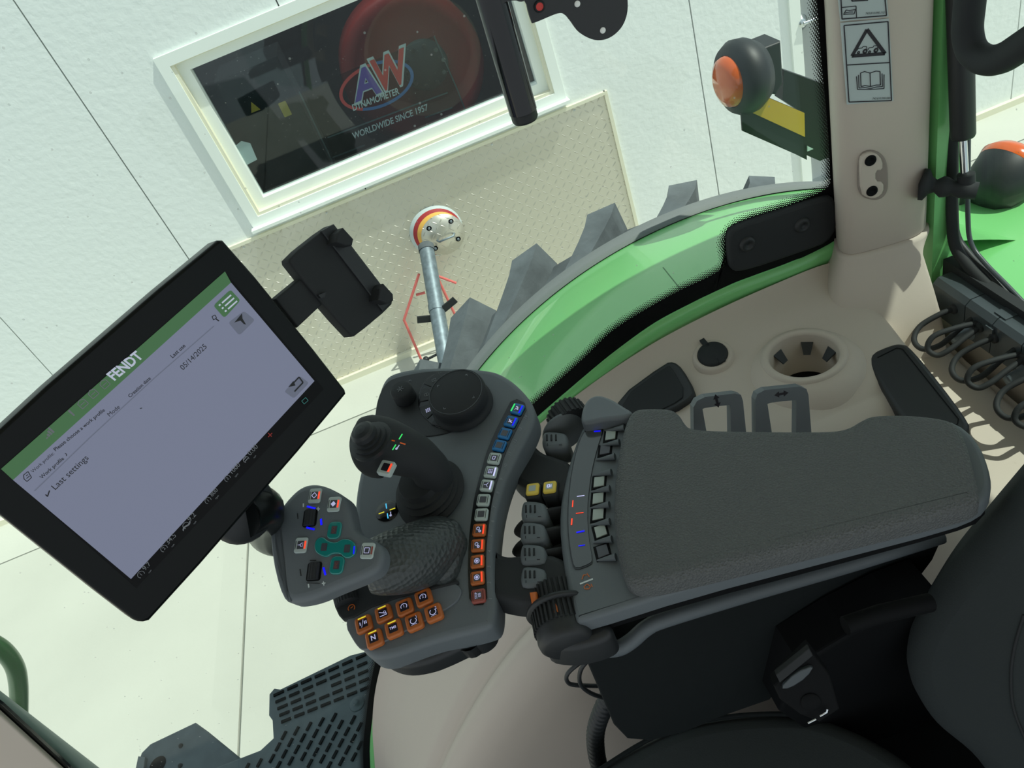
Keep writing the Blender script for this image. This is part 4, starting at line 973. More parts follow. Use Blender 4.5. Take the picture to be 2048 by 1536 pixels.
for i, (x, y) in enumerate(BS):
    a, b = BS[min(13, i + 1)], BS[max(0, i - 1)]
    fr = frame(PD, x, y, x + (b[0] - a[0]), y + (b[1] - a[1]), .004); S = .0152
    d = MB(); d.slab(fr.poly(rnd(S, S, .0026)), PODN, .004, bcol[i], .0012, 2); o = d.build('push_button', ac)
    d = MB(); d.slab(fr.poly(rnd(.0078, .0078, .0008), .0003), PODN, .0004, 'lens')
    d.bar(fr.p(-.005, .0056, .0003), fr.p(.005, .0056, .0003), .0006, PODN, 'print_black', .0001)
    g = glyph[i]; h_ = .0006; T = lambda pl, w_=.0006, c_=False: d.line(fr.poly(pl, h_), w_, PODN, 'icon_pale', .0002, c_)
    if g == 'crane': T([(-.002, -.002), (.002, -.0005), (.002, .002)], .0012); T([(-.003, .002), (0, .001), (-.002, -.001)])
    if g == 'spray': T([(-.002, -.003), (-.001, 0), (.002, .002)], .0012); T([(-.002, .002), (.001, -.002)])
    if g == 'rect': T([(-.002, -.0015), (.002, -.0015), (.002, .0015), (-.002, .0015)], .0006, True)
    if g == 'grid':
        for k in (-.002, 0, .002): T([(-.003, k), (.003, k)], .0004); T([(k, -.003), (k, .003)], .0004)
    if g == 'steer': T([(0, .003), (0, 0), (-.003, -.002)]); T([(0, 0), (.003, -.002)])
    if g == 'plugpair': T([(.001 + .0018 * math.cos(t), .001 + .0018 * math.sin(t)) for t in [k * PI / 4 for k in range(8)]], .0006, True); T([(-.0022 + .0012 * math.cos(t), -.0012 + .0012 * math.sin(t)) for t in [k * PI / 3 for k in range(6)]], .0009, True)
    if g == 'swirl': T([(.0027 * math.cos(t), .0027 * math.sin(t)) for t in [k * PI / 5 for k in range(10)]], .0006, True); T([(.001 * math.cos(t), .001 * math.sin(t)) for t in [k * PI / 3 for k in range(6)]], .0012, True)
    if g == 'STOP': d.text(fr, 'STOP', 'icon_pale', .0066, .0028, y=.0018, h=h_); d.text(fr, 'ISB', 'icon_pale', .0042, .0026, y=-.0018, h=h_)
    led = {0: 'ledb', 1: 'ledb', 5: 'ledw', 6: 'ledw', 9: 'ledr', 10: 'ledr', 11: 'ledr', 12: 'ledr'}.get(i)
    if led: d.bar(fr.p(-.0055, -.0052, .0002), fr.p(.0055, -.0052, .0002), .0016, PODN, led, .0004)
    else: d.bar(fr.p(-.005, -.0056, .0003), fr.p(.005, -.0056, .0003), .0006, PODN, 'print_black', .0001)
    if i == 0: d.bar(fr.p(-.0055, .0056, .0002), fr.p(.0055, .0056, .0002), .0016, PODN, 'ledg', .0006)
    d.build('button_symbol', o)
NB = [(1052, 835), (1041, 859), (1031, 883), (1020, 908), (1012, 932), (1004, 959), (997, 986), (990, 1015), (986, 1043), (982, 1072), (980, 1103), (979, 1134), (980, 1166), (982, 1198)]
d = MB()
for i, (x, y) in enumerate(NB):
    a, b = NB[min(13, i + 1)], NB[max(0, i - 1)]; fr = frame(PD, x - 1, y, x - 1 + (b[0] - a[0]), y + (b[1] - a[1]), .0006); d.text(fr, str(14 - i), 'print', height=.0038, h=0, shear=.3)
d.build('button_numbers', ac)
# joystick indicator disc
q = PD.at(774, 1022, .0004); r_ = (PD.at(796, 1015) - PD.at(752, 1030)).length / 2
def cross_led(fr, r, c1, c2, par, nm='cross_lights'):
    d = MB()
    for s in (-1, 1): d.bar(fr.p(s * r * .25, 0), fr.p(s * r * .75, 0), r * .09, fr.n, c2, .0003); d.bar(fr.p(0, s * r * .25), fr.p(0, s * r * .75), r * .09, fr.n, c1, .0003)
    d.line(fr.poly([(r * .3, -r * .2), (r * .28, -r * .5)]), r * .08, fr.n, 'icon_pale', .0003); d.lathe(fr.p(r * .26, -r * .55), fr.n, [(0, .0003), (r * .11, .0003)], 'icon_pale', 12); d.build(nm, par)
d = MB(); d.lathe(q, PODN, [(0, .0006), (r_, .0006), (r_ * 1.03, 0)], 'black_gloss', 36); o = d.build('indicator_disc', ac)
cross_led(frame(PD, 774, 1022, 784, 1018.5, .0012), r_, 'ledc', 'ledy', o)
# joystick with bellows
bc = PD.at(860, 987)
d = MB(); dirn = (PODN + V((-.12, .04, 0))).normalized()
prof = [(.044, 0), (.045, .003), (.039, .006), (.040, .009), (.036, .011), (.037, .015), (.031, .018), (.031, .022), (.026, .024), (.024, .032), (.0, .034)]
d.lathe(bc, dirn, prof, 'rubber', 40, hard=True); js0 = d.build('joystick_bellows', ac)
pj = [PD.at(866, 975, .008), PD.at(868, 955, .024), PD.at(855, 932, .045), PD.at(828, 912, .062), PD.at(775, 893, .082), PD.at(752, 893, .086), PD.at(737, 897, .086), PD.at(722, 900, .084)]
d = MB(); d.tube(cr(pj, 5), [.0235] * 8 + [.0245] * 5 + [.028] * 5 + [.033, .035, .0365, .0375, .038] + [.038, .038, .038, .0378, .0375] + [.037, .036, .0345, .0325, .030] + [.0275, .024, .0195, .0135, .007, .001][:7] + [.0], 'rubber', 32) if False else None
cpj = cr(pj, 5); n_ = len(cpj); rad = []
for i in range(n_):
    t = i / (n_ - 1)
    r = .0225 + (.0355 - .0225) * max(0, min(1, (t - .32) / .36)) ** 1.2
    if t > .78: r *= math.sqrt(max(0, 1 - ((t - .78) / .22) ** 2))
    rad.append(max(r, .0005))
d = MB(); d.tube(cpj, rad, 'rubber', 36); js = d.build('joystick', ac)
hq = PD.at(742, 868, .112)
d = MB(); d.lathe(PD.at(745, 886, .113), (PODN + V((-.12, .1, 0))).normalized(), [(.024, 0), (.0245, .005), (.020, .006), (.0205, .010), (.0165, .011), (.017, .014), (.0135, .015), (.0135, .021), (.011, .024), (.006, .0255), (0, .026)], 'black', 32, hard=True); d.build('thumb_stick', js)
TJ = PD.off(.112)
fr = frame(PD, 771, 934, 781, 936, .104); d = MB(); d.slab(fr.poly(rnd(.0165, .0165, .0022)), PODN, .006, 'white_btn', .0012, 2); d.slab(fr.poly(rnd(.008, .009, .001), .0003), PODN, .0005, 'lens_dark'); d.bar(fr.p(.0055, -.005, .0003), fr.p(.0055, .005, .0003), .002, PODN, 'ledr', .0003); d.build('joystick_button', js)
cross_led(frame(PD, 795, 884, 805, 887, .1085), .014, 'ledg', 'ledo', js)
# drive lever
HN = V((-.1, -.34, .93)).normalized(); HPn = Pl(PD.at(650, 1090, .085), HN)
hd = cp([(541, 1060), (548, 1028), (575, 992), (600, 970), (625, 965), (650, 970), (690, 992), (697, 1015), (703, 1050), (712, 1064), (745, 1078), (762, 1092), (766, 1115), (755, 1142), (725, 1156), (695, 1168), (665, 1180), (625, 1198), (585, 1206), (572, 1202), (560, 1175), (546, 1120)], 2)
d = MB(); d.slab(pts(HPn, hd), HN, .022, 'console', .008, 4); lever = d.build('drive_lever', ac)
d = MB(); d.slab(pts(HPn, cp([(540, 1060), (546, 1035), (562, 1010), (556, 1040), (553, 1070), (556, 1120), (566, 1160), (582, 1200), (572, 1204), (558, 1175), (545, 1120)], 1), .0004), HN, .02, 'console', .002); d.build('lever_edge', lever)
gp = [(742, 1132, .045), (770, 1128, .042), (805, 1120, .032), (845, 1106, .016), (878, 1090, .0), (895, 1082, -.01)]
gp = [PD.at(*p) for p in gp]; cg = cr(gp, 6); n_ = len(cg)
d = MB(); d.tube(cg, [.026 + .012 * math.sin(PI * min(1, i / (n_ - 1) * .75 + .1)) for i in range(n_)], 'grip', 32, flat=.85); d.build('lever_grip', lever)
d = MB(); d.slab(pts(PD, cp([(830, 1062), (860, 1042), (895, 1030), (912, 1034), (920, 1060), (920, 1100), (905, 1150), (870, 1165), (800, 1140)], 2), .016), PODN, .018, 'grip', .010, 4); d.build('lever_foot', lever)
d = MB(); d.slab(pts(PD, cp([(660, 1180), (730, 1150), (765, 1170), (800, 1130), (900, 1150), (922, 1165), (900, 1170), (760, 1205), (690, 1245), (672, 1225)], 1), .004), PODN, .006, 'rubber', .002); tw0 = d.build('lever_recess', ac)
d = MB(); tw_a, tw_b = PD.at(676, 1202, .004), PD.at(708, 1188, .004); ax = (tw_b - tw_a).normalized()
q = PD.at(692, 1197, .006); fr = Fr(q, ax, PODN)
rows = []
prof = []
for k in range(49):
    a = 2 * PI * k / 48; r = .013 + (.0007 if k % 2 else 0); prof.append((r * math.cos(a), r * math.sin(a)))
d = MB(); rows = [[q + fr.ey * s_ + fr.ex * u_ + PODN * (v_ - .004) for u_, v_ in prof] for s_ in (-.0055, .0055)]
d.grid(rows, 'rubber', False); d.add(rows[0][:-1], [list(range(48))], 'black'); d.add(rows[1][:-1], [list(range(48))], 'black'); d.build('thumb_wheel', ac)
fr = frame(PD, 703, 1216, 712, 1212, .005); d = MB(); d.line([fr.p(.0038 * math.cos(t), .0038 * math.sin(t)) for t in [(-50 + i * 23) * PI / 180 for i in range(12)]], .0009, PODN, 'orange_mark', .0003); d.bar(fr.p(-.001, 0), fr.p(.002, .001), .0008, PODN, 'orange_mark', .0003); d.build('dial_symbol', ac)
# lever head buttons
def hbtn(x, y, x2, y2, w_, h_, m, r=.0025): 
    fr = frame(HPn, x, y, x2, y2, .0018); d = MB(); d.slab(fr.poly(rnd(w_, h_, r)), HN, .003, m, .001, 2); return fr, d
for (x, y, g) in ((629, 991, 'dia'), (667, 1008, 'diaf'), (601, 1090, 'auto'), (734, 1101, 'sq')):
    fr, d = hbtn(x, y, x + 2, y - 12, .0165, .0145, 'white_btn')
    d.slab(fr.poly(rnd(.0085, .0075, .0005), .0003), HN, .0004, 'lens'); d.bar(fr.p(-.0045, .0057, .0003), fr.p(.0045, .0057, .0003), .0007, HN, 'print_black', .0001); d.bar(fr.p(-.004, -.0055, .0003), fr.p(.004, -.0055, .0003), .0018, HN, 'ledr' if g != 'sq' else 'red_btn', .0002)
    if g == 'dia': d.line(fr.poly([(-.003, 0), (0, .003), (.003, 0), (0, -.003)], .0005), .0006, HN, 'icon_pale', .0002, True)
    if g == 'diaf': d.slab(fr.poly([(-.003, 0), (0, .003), (.003, 0), (0, -.003)], .0007), HN, .0002, 'icon_pale')
    if g == 'sq': d.line(fr.poly([(-.0026, -.0026), (.0026, -.0026), (.0026, .0026), (-.0026, .0026)], .0005), .0005, HN, 'icon_pale', .0002, True)
    if g == 'auto': d.line(fr.poly([(0, .003), (0, .0005), (-.002, -.0015)], .0005), .0005, HN, 'icon_pale', .0002); d.line(fr.poly([(0, .0005), (.002, -.0015)], .0005), .0005, HN, 'icon_pale', .0002); d.text(Fr(fr.p(0, -.0028, .0005), fr.ex, HN), 'AUTO', 'icon_pale', .005, h=.0002)
    d.build('lever_button', lever)
for (x, y, tx) in ((668, 1060, 'GO'), (673, 1130, 'END')):
    fr, d = hbtn(x, y, x + 2, y - 12, .0185, .0155, 'teal', .005); d.slab(fr.poly(rnd(.0085, .0065, .0005), .0003), HN, .0004, 'lens'); d.text(fr, tx, 'red_btn', .0065, .003, h=.0006); d.build('teal_button', lever)
tq = cp([(628, 1088), (634, 1076), (646, 1073), (656, 1082), (672, 1085), (684, 1077), (700, 1078), (711, 1088), (712, 1106), (700, 1116), (688, 1116), (680, 1107), (664, 1107), (652, 1115), (638, 1110), (629, 1102)], 1)
d = MB(); d.slab(pts(HPn, tq, .0018), HN, .003, 'teal', .001, 2)
for x, y in ((648, 1094), (694, 1097)): fr = frame(HPn, x, y, x + 2, y - 12, .0022); d.slab(fr.poly(rnd(.008, .0065, .0005)), HN, .0004, 'lens')
fr = frame(HPn, 708, 1100, 709, 1090, .0022); d.bar(fr.p(-.004, 0), fr.p(.004, 0), .0012, HN, 'ledb', .0002); d.build('teal_rocker', lever)
for (x, y) in ((620, 1036), (628, 1143)):
    fr = frame(HPn, x, y, x + 1.5, y - 12, .0004); d = MB(); d.slab(fr.poly(rnd(.0195, .0165, .003)), HN, .0008, 'deep_black'); 
    rws = [[fr.p(s * .0085, .0062 * math.cos(a), .004 * math.sin(a) + .0002 + (.0005 if k % 2 else 0)) for k, a in enumerate([PI * k / 14 for k in range(15)])] for s in (-1, 1)]
    d.grid(rws, 'rubber', False); d.add(rws[0] , [list(range(15))], 'rubber'); d.add(rws[1], [list(range(15))], 'rubber'); d.build('scroll_wheel', lever)
d = MB()
for (x, y, x2, y2, m, w_) in ((614, 1013, 631, 1017, 'ledb', .0018), (642, 1038, 643, 1050, 'ledb', .002), (613, 1055, 629, 1059, 'ledb', .0018), (647, 1135, 651, 1150, 'ledb', .0018), (607, 1007, 607, 1014, 'print_white', .0014), (633, 1018, 640, 1018, 'print_white', .001), (636.5, 1014, 636.5, 1022, 'print_white', .001), (617, 1168, 618, 1175, 'print_white', .0014), (644, 1167, 651, 1166, 'print_white', .001), (647, 1163, 648, 1171, 'print_white', .001), (595, 1027, 596, 1038, 'print_black', .0008), (600, 1138, 602, 1152, 'print_black', .0008), (620, 1121, 632, 1121, 'print_black', .0008), (613, 1170 - 4, 640, 1167, 'print_black', .0004)):
    d.bar(HPn.at(x, y, .0002), HPn.at(x2, y2, .0002), w_, HN, m, .0004)
d.build('lever_markings', lever)
# orange keypad
KP = PD.off(.001)
d = MB(); d.slab(pts(KP, cp([(684, 1240), (735, 1212), (800, 1180), (890, 1156), (925, 1175), (918, 1200), (890, 1220), (800, 1268), (755, 1290), (728, 1302), (712, 1292)], 2), .0015), PODN, .003, 'console_light', .001); d.build('keypad_plate', ac)
ob = [((726, 1247), 'I/II', 1), ((766, 1226), 'P/', 1), ((808, 1213), 'C1', 0), ((846, 1194), 'C2', 0), ((747, 1276), 'N', 1), ((786, 1256), 'TMS', 1), ((827, 1242), 'E1', 0), ((866, 1224), 'E2', 0)]
for (x, y), g, led in ob:
    fr = frame(KP, x, y, x + 12, y - 5.2, .006); fr = Fr(fr.o, fr.ex, PODN); d = MB(); d.slab(fr.poly(rnd(.0185, .0185, .0035)), PODN, .006, 'orange_btn', .0018, 2); o = d.build('orange_key', ac)
    d = MB(); d.slab(fr.poly(rnd(.0098, .0092, .0006), .0003), PODN, .0004, 'lens_dark'); d.bar(fr.p(-.0045, .0066, .0002), fr.p(.0045, .0066, .0002), .0012, PODN, 'ledy' if led else 'orange_mark', .0003)
    f2 = Fr(fr.p(0, 0, .0006), fr.ex, PODN)
    if g in ('N', 'TMS'): d.text(f2, g, 'icon_pale', .0075 if g == 'TMS' else .005, .0055 if g == 'N' else .003, h=.0001, bold=.02)
    elif g == 'I/II': d.line(f2.poly([(-.003, -.0015), (-.003, .002)]), .001, PODN, 'icon_pale', .0001); d.line(f2.poly([(-.002, -.004), (.001, .004)]), .0005, PODN, 'icon_pale', .0001); d.line(f2.poly([(.002, -.0015), (.002, .002)]), .001, PODN, 'icon_pale', .0001); d.line(f2.poly([(.0038, -.0015), (.0038, .002)]), .001, PODN, 'icon_pale', .0001)
    elif g == 'P/': d.line(f2.poly([(-.004, .002), (.004, -.002)]), .0008, PODN, 'icon_pale', .0001); d.line(f2.poly([(-.004, -.003), (.004, -.003)]), .0008, PODN, 'icon_pale', .0001); d.line([f2.p(.002 + .0014 * math.cos(t), .0014 * math.sin(t)) for t in [k * PI / 4 for k in range(8)]], .0005, PODN, 'icon_pale', .0001, True)
    else:
        st_ = (-50, 23) if g[0] == 'C' else (120, 26)
        d.line([f2.p(.0034 * math.cos(t), .003 * math.sin(t)) for t in [(st_[0] + i * st_[1]) * PI / 180 for i in range(12)]], .0007, PODN, 'icon_pale', .0001)
        d.text(f2, g[1], 'icon_pale', height=.003, x=0 if g[0] == 'C' else .004, y=0 if g[0] == 'C' else .003, h=.0001); 
        if g[0] == 'E': d.line(f2.poly([(-.003, -.004), (.003, -.004)]), .0004, PODN, 'icon_pale', .0001)
    d.build('key_symbol', o)

# armrest body ---------------------------------------------------------
body = cp([(1168, 845), (1200, 838), (1262, 838), (1335, 840), (1380, 878), (1450, 884), (1670, 884), (1735, 850), (1800, 836), (1895, 836), (1935, 856), (1962, 890), (1978, 930), (1984, 962), (1980, 985), (1960, 1010), (1900, 1035), (1660, 1098), (1380, 1172), (1160, 1243), (1148, 1240), (1130, 1160), (1119, 1080), (1118, 1020), (1128, 960), (1146, 895)], 1)
AP = ZP(2.352)
d = MB(); d.slab(pts(AP, body), Z, .02, 'console', .006, 4); d.build('armrest_tray', ac)
d = MB(); low2 = cp([(1150, 1262), (1162, 1248), (1380, 1180), (1660, 1106), (1900, 1040), (1972, 1012), (1976, 960), (1900, 900), (1400, 880), (1200, 880), (1150, 1000), (1135, 1180)], 1); d.slab(pts(AP, low2, -.012), Z, .022, 'deep_black', .004); d.build('armrest_base', ac)
pad = cp([(1263, 815), (1290, 810), (1342, 811), (1358, 822), (1368, 840), (1382, 852), (1450, 855), (1560, 856), (1660, 856), (1695, 850), (1720, 834), (1745, 823), (1820, 822), (1890, 830), (1915, 842), (1930, 862), (1955, 950), (1962, 988), (1955, 1000), (1920, 1015), (1700, 1068), (1380, 1148), (1290, 1168), (1260, 1168), (1243, 1150), (1230, 1090), (1224, 1030), (1226, 960), (1236, 890), (1248, 840)], 2)
d = MB(); d.slab(pts(AP, pad, .022), Z, .024, 'leather', .011, 5); d.build('padded_top', ac)
hmp = cp([(1160, 845), (1163, 815), (1175, 795), (1196, 787), (1222, 795), (1245, 810), (1266, 822), (1262, 832), (1240, 836), (1205, 839), (1175, 846)], 2)
d = MB(); d.slab(pts(AP, hmp, .016), Z, .036, 'console_light', .005, 4); d.build('corner_cap', ac)
# display strip
ss = cp([(1172, 856), (1206, 853), (1207, 862), (1197, 890), (1184, 940), (1177, 990), (1175, 1030), (1178, 1080), (1186, 1122), (1182, 1130), (1152, 1141), (1144, 1130), (1136, 1080), (1134, 1030), (1138, 970), (1148, 915), (1160, 875)], 1)
d = MB(); d.slab(pts(AP, ss, .0008), Z, .002, 'black_gloss'); d.slab(pts(AP, [(1174 + (x - 1174) * .93 - .5, 1000 + (y - 1000) * .97) for x, y in ss], .0014), Z, .002, 'screen_strip'); sp_ = d.build('display_strip', ac)
d = MB()
for (x, y, x2, y2, m, w_) in ((1188, 863, 1201, 862, 'ledb', .0016), (1154, 993, 1169, 991, 'ledw', .0008), (1146, 1001, 1145, 1014, 'ledr', .0011), (1152, 1027, 1167, 1025, 'ledr', .0008), (1144, 1037, 1143, 1050, 'ledr', .0014), (1153, 1065, 1169, 1062, 'ledb', .0016), (1157, 1092, 1170, 1090, 'ledb', .0008)):
    d.bar(AP.at(x, y, .0017), AP.at(x2, y2, .0017), w_, Z, m, .0003)
d.build('display_lights', sp_)
d = MB(); d.bar(AP.at(1160, 1168, .0003), AP.at(1186, 1158, .0003), .0018, Z, 'print_white', .0003)
L_ = lambda *p: pts(AP, p, .0004)
d.line(L_((1164, 1159), (1167, 1150), (1173, 1150)), .0009, Z, 'orange_mark', .0003); d.line(L_((1174, 1147), (1179, 1154)), .0009, Z, 'orange_mark', .0003); d.line(L_((1168, 1174), (1174, 1168), (1181, 1173), (1178, 1178), (1170, 1178)), .0008, Z, 'orange_mark', .0003, True); d.line(L_((1182, 1168), (1185, 1174)), .0008, Z, 'orange_mark', .0003); d.build('printed_symbol', ac)
SB = [(1220, 871, 0), (1209, 900, 1), (1197, 964, 0), (1195, 997, 0), (1195, 1029, 0), (1200, 1063, 0), (1204, 1103, 1)]
for x, y, dk in SB:
    s = (y - 1000) / 250
    fr = frame(AP, x, y, x + 12, y - 1.5 - (2.5 if y > 1050 else 0), .0008); d = MB(); d.slab(fr.poly([(-.0085, -.0105), (.0085, -.0095), (.0095, .0095), (-.0075, .0095)]), Z, .0016, 'deep_black', .0006); o = d.build('armrest_switch', ac)
    d = MB(); d.slab(fr.poly([(-.0055, -.0075), (.0066, -.0068), (.0072, .0072), (-.0048, .0072)], .0012), Z, .0012, 'lens_grey' if not dk else 'lens', .0006); d.build('switch_lens', o)
for x, y in ((1232, 856), (1222, 885), (1213, 914), (1206, 945), (1203, 978), (1202, 1010), (1203, 1044), (1207, 1079), (1215, 1115)):
    d = MB(); a, b = AP.at(x - 21, y + 6, .001), AP.at(x + 17, y - 1, .005); d.tube([a, a.lerp(b, .5), b], [.0008, .0025, .004], 'console', 10, flat=1); d.build('ridge', ac)
# paddle levers and discs
def paddle(x, y, sy=1.0, par=ac):
    P = ZP(2.338); k = 1
    px = [(x - 26, y - 12), (x - 20, y - 22), (x + 10, y - 20), (x + 24, y - 14), (x + 26, y + 14), (x + 10, y + 20), (x - 22, y + 22), (x - 28, y + 10)]
    d = MB(); d.slab(pts(P, cp([(a, y + (b - y) * sy) for a, b in px], 1), .014), Z, .03, 'console', .005, 3); o = d.build('paddle_lever', par)
    d = MB()
    for i in range(3): d.tube([P.at(x - 16 + i * 9, y - 10 * sy, .0135), P.at(x - 16 + i * 9, y + 4 * sy, .0145)], .0012, 'rubber', 6)
    d.bar(P.at(x - 15, y + 9, .0142), P.at(x - 15, y + 14, .0142), .0008, Z, 'ink', .0004); d.bar(P.at(x + 8, y + 12, .0142), P.at(x + 14, y + 12, .0142), .0008, Z, 'ink', .0004); d.build('grip_ridges', o)
for x, y in ((1068, 1021), (1066, 1063), (1066, 1107), (1067, 1152)): paddle(x, y)
paddle(1110, 878, .8)
for x, y in ((1080, 1046), (1078, 1086), (1080, 1128)):
    q = ZP(2.325).at(x + 14, y); d = MB(); ax = V((.1, 1, 0)).normalized(); d.lathe(q, ax, [(0, -.003), (.038, -.0025), (.040, 0), (.038, .0025), (0, .003)], 'rubber', 36, sq=.55); d.build('divider_disc', ac)
for x, y in ((1105, 1035), (1103, 1075), (1104, 1115), (1106, 1160)):
    q = ZP(2.32).at(x, y); d = MB(); d.slab([q + V(o_) for o_ in ((-.02, -.009, .008), (.02, -.009, .008), (.02, .009, .008), (-.02, .009, .008))], Z, .025, 'rubber', .003); d.build('lever_stem', ac)
# yellow rocker pair
for x, y, g in ((1066, 980, 0), (1100, 976, 1)):
    P = ZP(2.352); d = MB(); fr = frame(P, x, y, x + 12, y - 1.5); d.slab(fr.poly(rnd(.019, .023, .004)), Z, .024, 'rubber', .002); o = d.build('rocker_housing', ac)
    d = MB(); d.slab(fr.poly(rnd(.0155, .0165, .0028), .003), Z, .004, 'yellow_btn', .0014, 2); d.slab(fr.poly(rnd(.0082, .0082, .0008), .0034), Z, .0005, 'lens_grey'); 
    if g: d.line(fr.poly([(-.0022, -.0015), (.0005, -.0015), (.0005, .002), (-.0022, .002)], .0036), .0006, Z, 'ledw', .0002, True); d.line(fr.poly([(.0022, -.002), (.0022, .002)], .0036), .0006, Z, 'ledw', .0002)
    d.build('yellow_button', o)
# ribbed wheels
def ribwheel(q, ax, r, wd, n, nm, m='rubber', ex=(0, 0, 1)):
    ax = V(ax).normalized(); e = V(ex); e = (e - ax * e.dot(ax)).normalized(); g = ax.cross(e); ring = []
    for k in range(n):
        a = 2 * PI * k / n; da = PI / n
        for rr_, aa in ((r, a - da * .55), (r, a + da * .3), (r * .93, a + da * .45), (r * .93, a + da * 1.3)): ring.append((rr_, aa))
    rows = [[q + ax * s + (e * math.cos(a) + g * math.sin(a)) * rr_ for rr_, a in ring] for s in (-wd / 2, wd / 2)]
    d = MB(); d.grid(rows, m, False, True)
    for k in (0, 1): d.add(rows[k], [list(range(len(ring)))], m)
    return d.build(nm, ac)
ribwheel(ZP(2.335).at(1139, 840), (-.12, 1, 0), .027, .026, 24, 'upper_ribbed_wheel')
d = MB(); d.lathe(ZP(2.332).at(1126, 862), (-.12, 1, 0), [(0, -.004), (.028, -.004), (.0285, 0), (.024, .004)], 'console', 32); d.build('wheel_collar', ac)
wq = ZP(2.328).at(1120, 1222); WAX = V((.12, 1, .1)).normalized()
ribwheel(wq + WAX * .014, WAX, .026, .022, 32, 'lower_ribbed_wheel')
d = MB(); d.lathe(wq, WAX, [(0, -.002), (.034, -.002), (.0355, 0), (.034, .003), (0, .003)], 'black', 48); d.build('wheel_disc', ac)
ribwheel(wq - WAX * .012, WAX, .031, .02, 38, 'lower_ribbed_wheel')
d = MB(); d.lathe(wq - WAX * .042, WAX, [(0, 0), (.023, .001), (.027, .004), (.029, .010), (.029, .022)], 'black', 40); d.build('wheel_cap', ac)
for (x, y, h) in ((1066, 1192, 0), (1110, 1212, .0)):
    d = MB(); P = ZP(2.352); d.slab(pts(P, [(x - 8, y - 9), (x + 6, y - 11), (x + 8, y + 12), (x - 4, y + 14)], .004), Z, .014, 'orange_mark', .003); d.build('orange_marker', ac)
d = MB(); d.slab(pts(ZP(2.33), cp([(1072, 1288), (1090, 1230), (1150, 1225), (1220, 1240), (1225, 1268), (1190, 1285), (1130, 1298)], 2)), Z, .035, 'black', .008); d.build('lower_housing', ac)

# ================================================================== BELOW THE ARMREST
P = Pl((.2, .452, 2.2), (0, -1, .12)); Yn = P.n
top = [(1163, 1298), (1172, 1284), (1200, 1292), (1235, 1290), (1262, 1274), (1290, 1250), (1330, 1232), (1500, 1180), (1700, 1122), (1880, 1066)]
bot = [(1884, 1080), (1866, 1120), (1845, 1148), (1800, 1180), (1680, 1262), (1600, 1330), (1540, 1400), (1440, 1435), (1370, 1465), (1300, 1482), (1255, 1478), (1228, 1450)]
d = MB(); d.slab(pts(P, ccr(top, 3, False) + bot), Yn, .03, 'side_panel', .002); sp2 = d.build('side_pocket', label='dark dimpled side pocket panel hanging below the armrest beside the seat', cat='pocket panel')
d = MB(); tp_ = ccr([(x + 3, y + 6) for x, y in top], 4, False); w3 = pts(P, tp_, .003); d.tube(w3, .0085, 'console', 10); d.build('top_lip', sp2)
# liner panel behind, corrugated hose, thin cables
P = YP(.50)
d = MB(); hp = cr(pts(P, [(1225, 1380), (1205, 1420), (1192, 1460), (1192, 1500), (1202, 1550), (1212, 1600)]), 16); rr_ = [.0105 + .0018 * math.sin(i * PI / 1.5) for i in range(len(hp))]
d.tube(hp, rr_, 'black', 16); d.build('corrugated_hose', label='black corrugated hose dropping beside the side pocket panel', cat='hose')
d = MB(); d.tube(cr(pts(YP(.5), [(1200, 1300), (1165, 1322), (1137, 1345), (1134, 1362), (1150, 1370), (1205, 1372)]), 6), .0026, 'black', 8); d.build('thin_cable', label='outer thin black cable loop by the front corner of the side pocket', cat='cable')
d = MB(); d.tube(cr(pts(YP(.49), [(1195, 1310), (1172, 1325), (1160, 1345), (1162, 1370), (1185, 1388), (1225, 1400)]), 6), .0026, 'black', 8); d.build('thin_cable', label='inner thin black cable loop by the front corner of the side pocket', cat='cable')
d = MB(); P = YP(.47); d.slab(pts(P, [(1186, 1280), (1193, 1276), (1204, 1286), (1196, 1296)]), (0, -1, 0), .01, 'black'); d.build('plug', label='tiny black plug behind the front corner of the side pocket', cat='plug')
# seat
seat = thing('driver_seat', (.45, .1, 1.6), 'dark fabric driver seat, its cushion and backrest in the lower right corner', 'seat')
P = Pl((.1, .3, 2.035), (.0, -.12, 1)); cu = ccr([(1100, 1640), (1180, 1545), (1290, 1478), (1370, 1445), (1460, 1427), (1560, 1421), (1640, 1430), (1740, 1470), (1830, 1530), (1880, 1600), (2200, 1900), (1400, 2300)], 4, True)
d = MB(); d.slab(pts(P, cu), P.n, .11, 'seat', .02, 4); d.build('cushion', seat)
d = MB(); d.tube(pts(P, ccr([(1150, 1570), (1190, 1545), (1290, 1483), (1370, 1451), (1460, 1433), (1560, 1428), (1640, 1437)], 5, False), -.004), .003, 'side_panel', 8); d.build('piping', seat)
BN = V((-.62, -.5, .45)).normalized(); P = Pl(YP(.36).at(1880, 1300), BN)
bk_ = ccr([(1800, 1320), (1808, 1275), (1830, 1225), (1870, 1165), (1920, 1105), (1975, 1040), (2048, 955), (2150, 840), (2500, 900), (2500, 1700), (2100, 1680), (1980, 1580), (1930, 1522), (1860, 1462), (1818, 1400), (1803, 1355)], 4, True)
d = MB(); d.slab(pts(P, bk_), BN, .12, 'seat', .03, 5); d.build('backrest', seat)
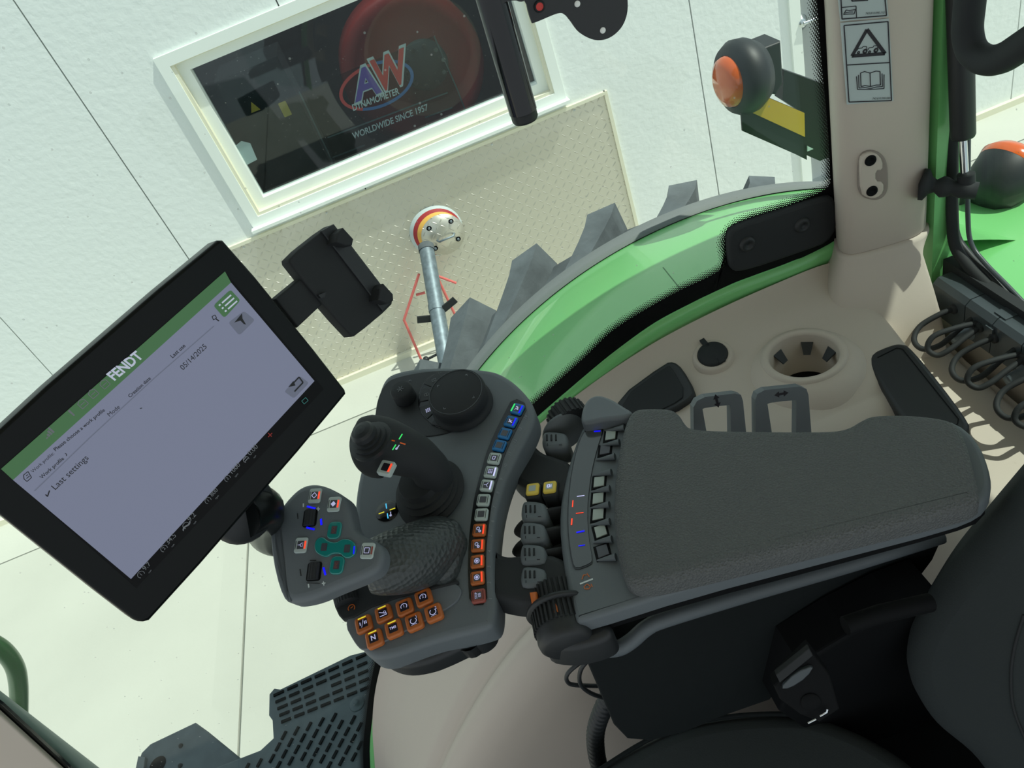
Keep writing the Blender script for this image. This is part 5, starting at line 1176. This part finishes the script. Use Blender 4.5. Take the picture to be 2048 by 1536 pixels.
d = MB(); d.tube(pts(P, ccr([(2048, 1230), (2030, 1290), (2022, 1350), (2028, 1420), (2060, 1500)], 5, False), .0005), .0015, 'rubber', 6); d.build('seam', seat)
# seat frame, suspension box, buckle
d = MB(); P = YP(.40); d.slab(pts(P, [(1560, 1425), (1600, 1330), (1700, 1270), (1800, 1220), (1880, 1190), (1900, 1300), (1900, 1500), (1700, 1520)]), (0, -1, 0), .05, 'deep_black', .004); d.build('side_frame', seat)
d = MB(); P = YP(.37); d.tube(pts(P, [(1690, 1252), (1760, 1228), (1860, 1205)]), .009, 'deep_black', 12); d.build('recliner_tube', seat)
bu = thing('belt_buckle', YP(.33).at(1600, 1370), 'black seat belt buckle and bracket between the cushion and the backrest', 'buckle')
P = Pl(YP(.34).at(1600, 1370), (-.2, -.8, .5))
d = MB(); d.slab(pts(P, [(1547, 1372), (1620, 1300), (1660, 1350), (1680, 1420), (1640, 1446), (1600, 1430), (1560, 1400)]), P.n, .02, 'deep_black', .003); d.build('buckle_body', bu)
d = MB(); d.slab(pts(P, [(1552, 1350), (1618, 1297), (1626, 1312), (1560, 1366)], .004), P.n, .008, 'rubber', .001); d.slab(pts(P, cp([(1560, 1378), (1590, 1345), (1630, 1330), (1615, 1355), (1580, 1378)], 1), .004), P.n, .005, 'rail', .001); d.build('press_plate', bu)
d = MB(); d.tube(pts(P, [(1616, 1446), (1632, 1438)], .004), .0012, 'chrome', 6); d.tube(pts(P, [(1640, 1432), (1654, 1424), (1655, 1418)], .004), .0012, 'chrome', 6); d.lathe(P.at(1622, 1405, .001), P.n, [(0, .001), (.008, .001), (.009, 0)], 'deep_black', 16); d.build('metal_tongue', bu)
d = MB(); d.box((-.12, -.3, 1.38), (.6, .42, 1.93), 'deep_black'); d.build('seat_base', seat)

# the tractor body outside the cab glass: wheel and fender are its parts
tr = thing('tractor', (.2, 1.2, 0), 'green tractor body with rear wheel and fender seen outside the cab glass', 'tractor')  # tractor body
for o in (ty, fn):
    o.parent = tr; o.location = ORG[o.name] - ORG[tr.name]
    for k in ('label', 'category'): del o[k]
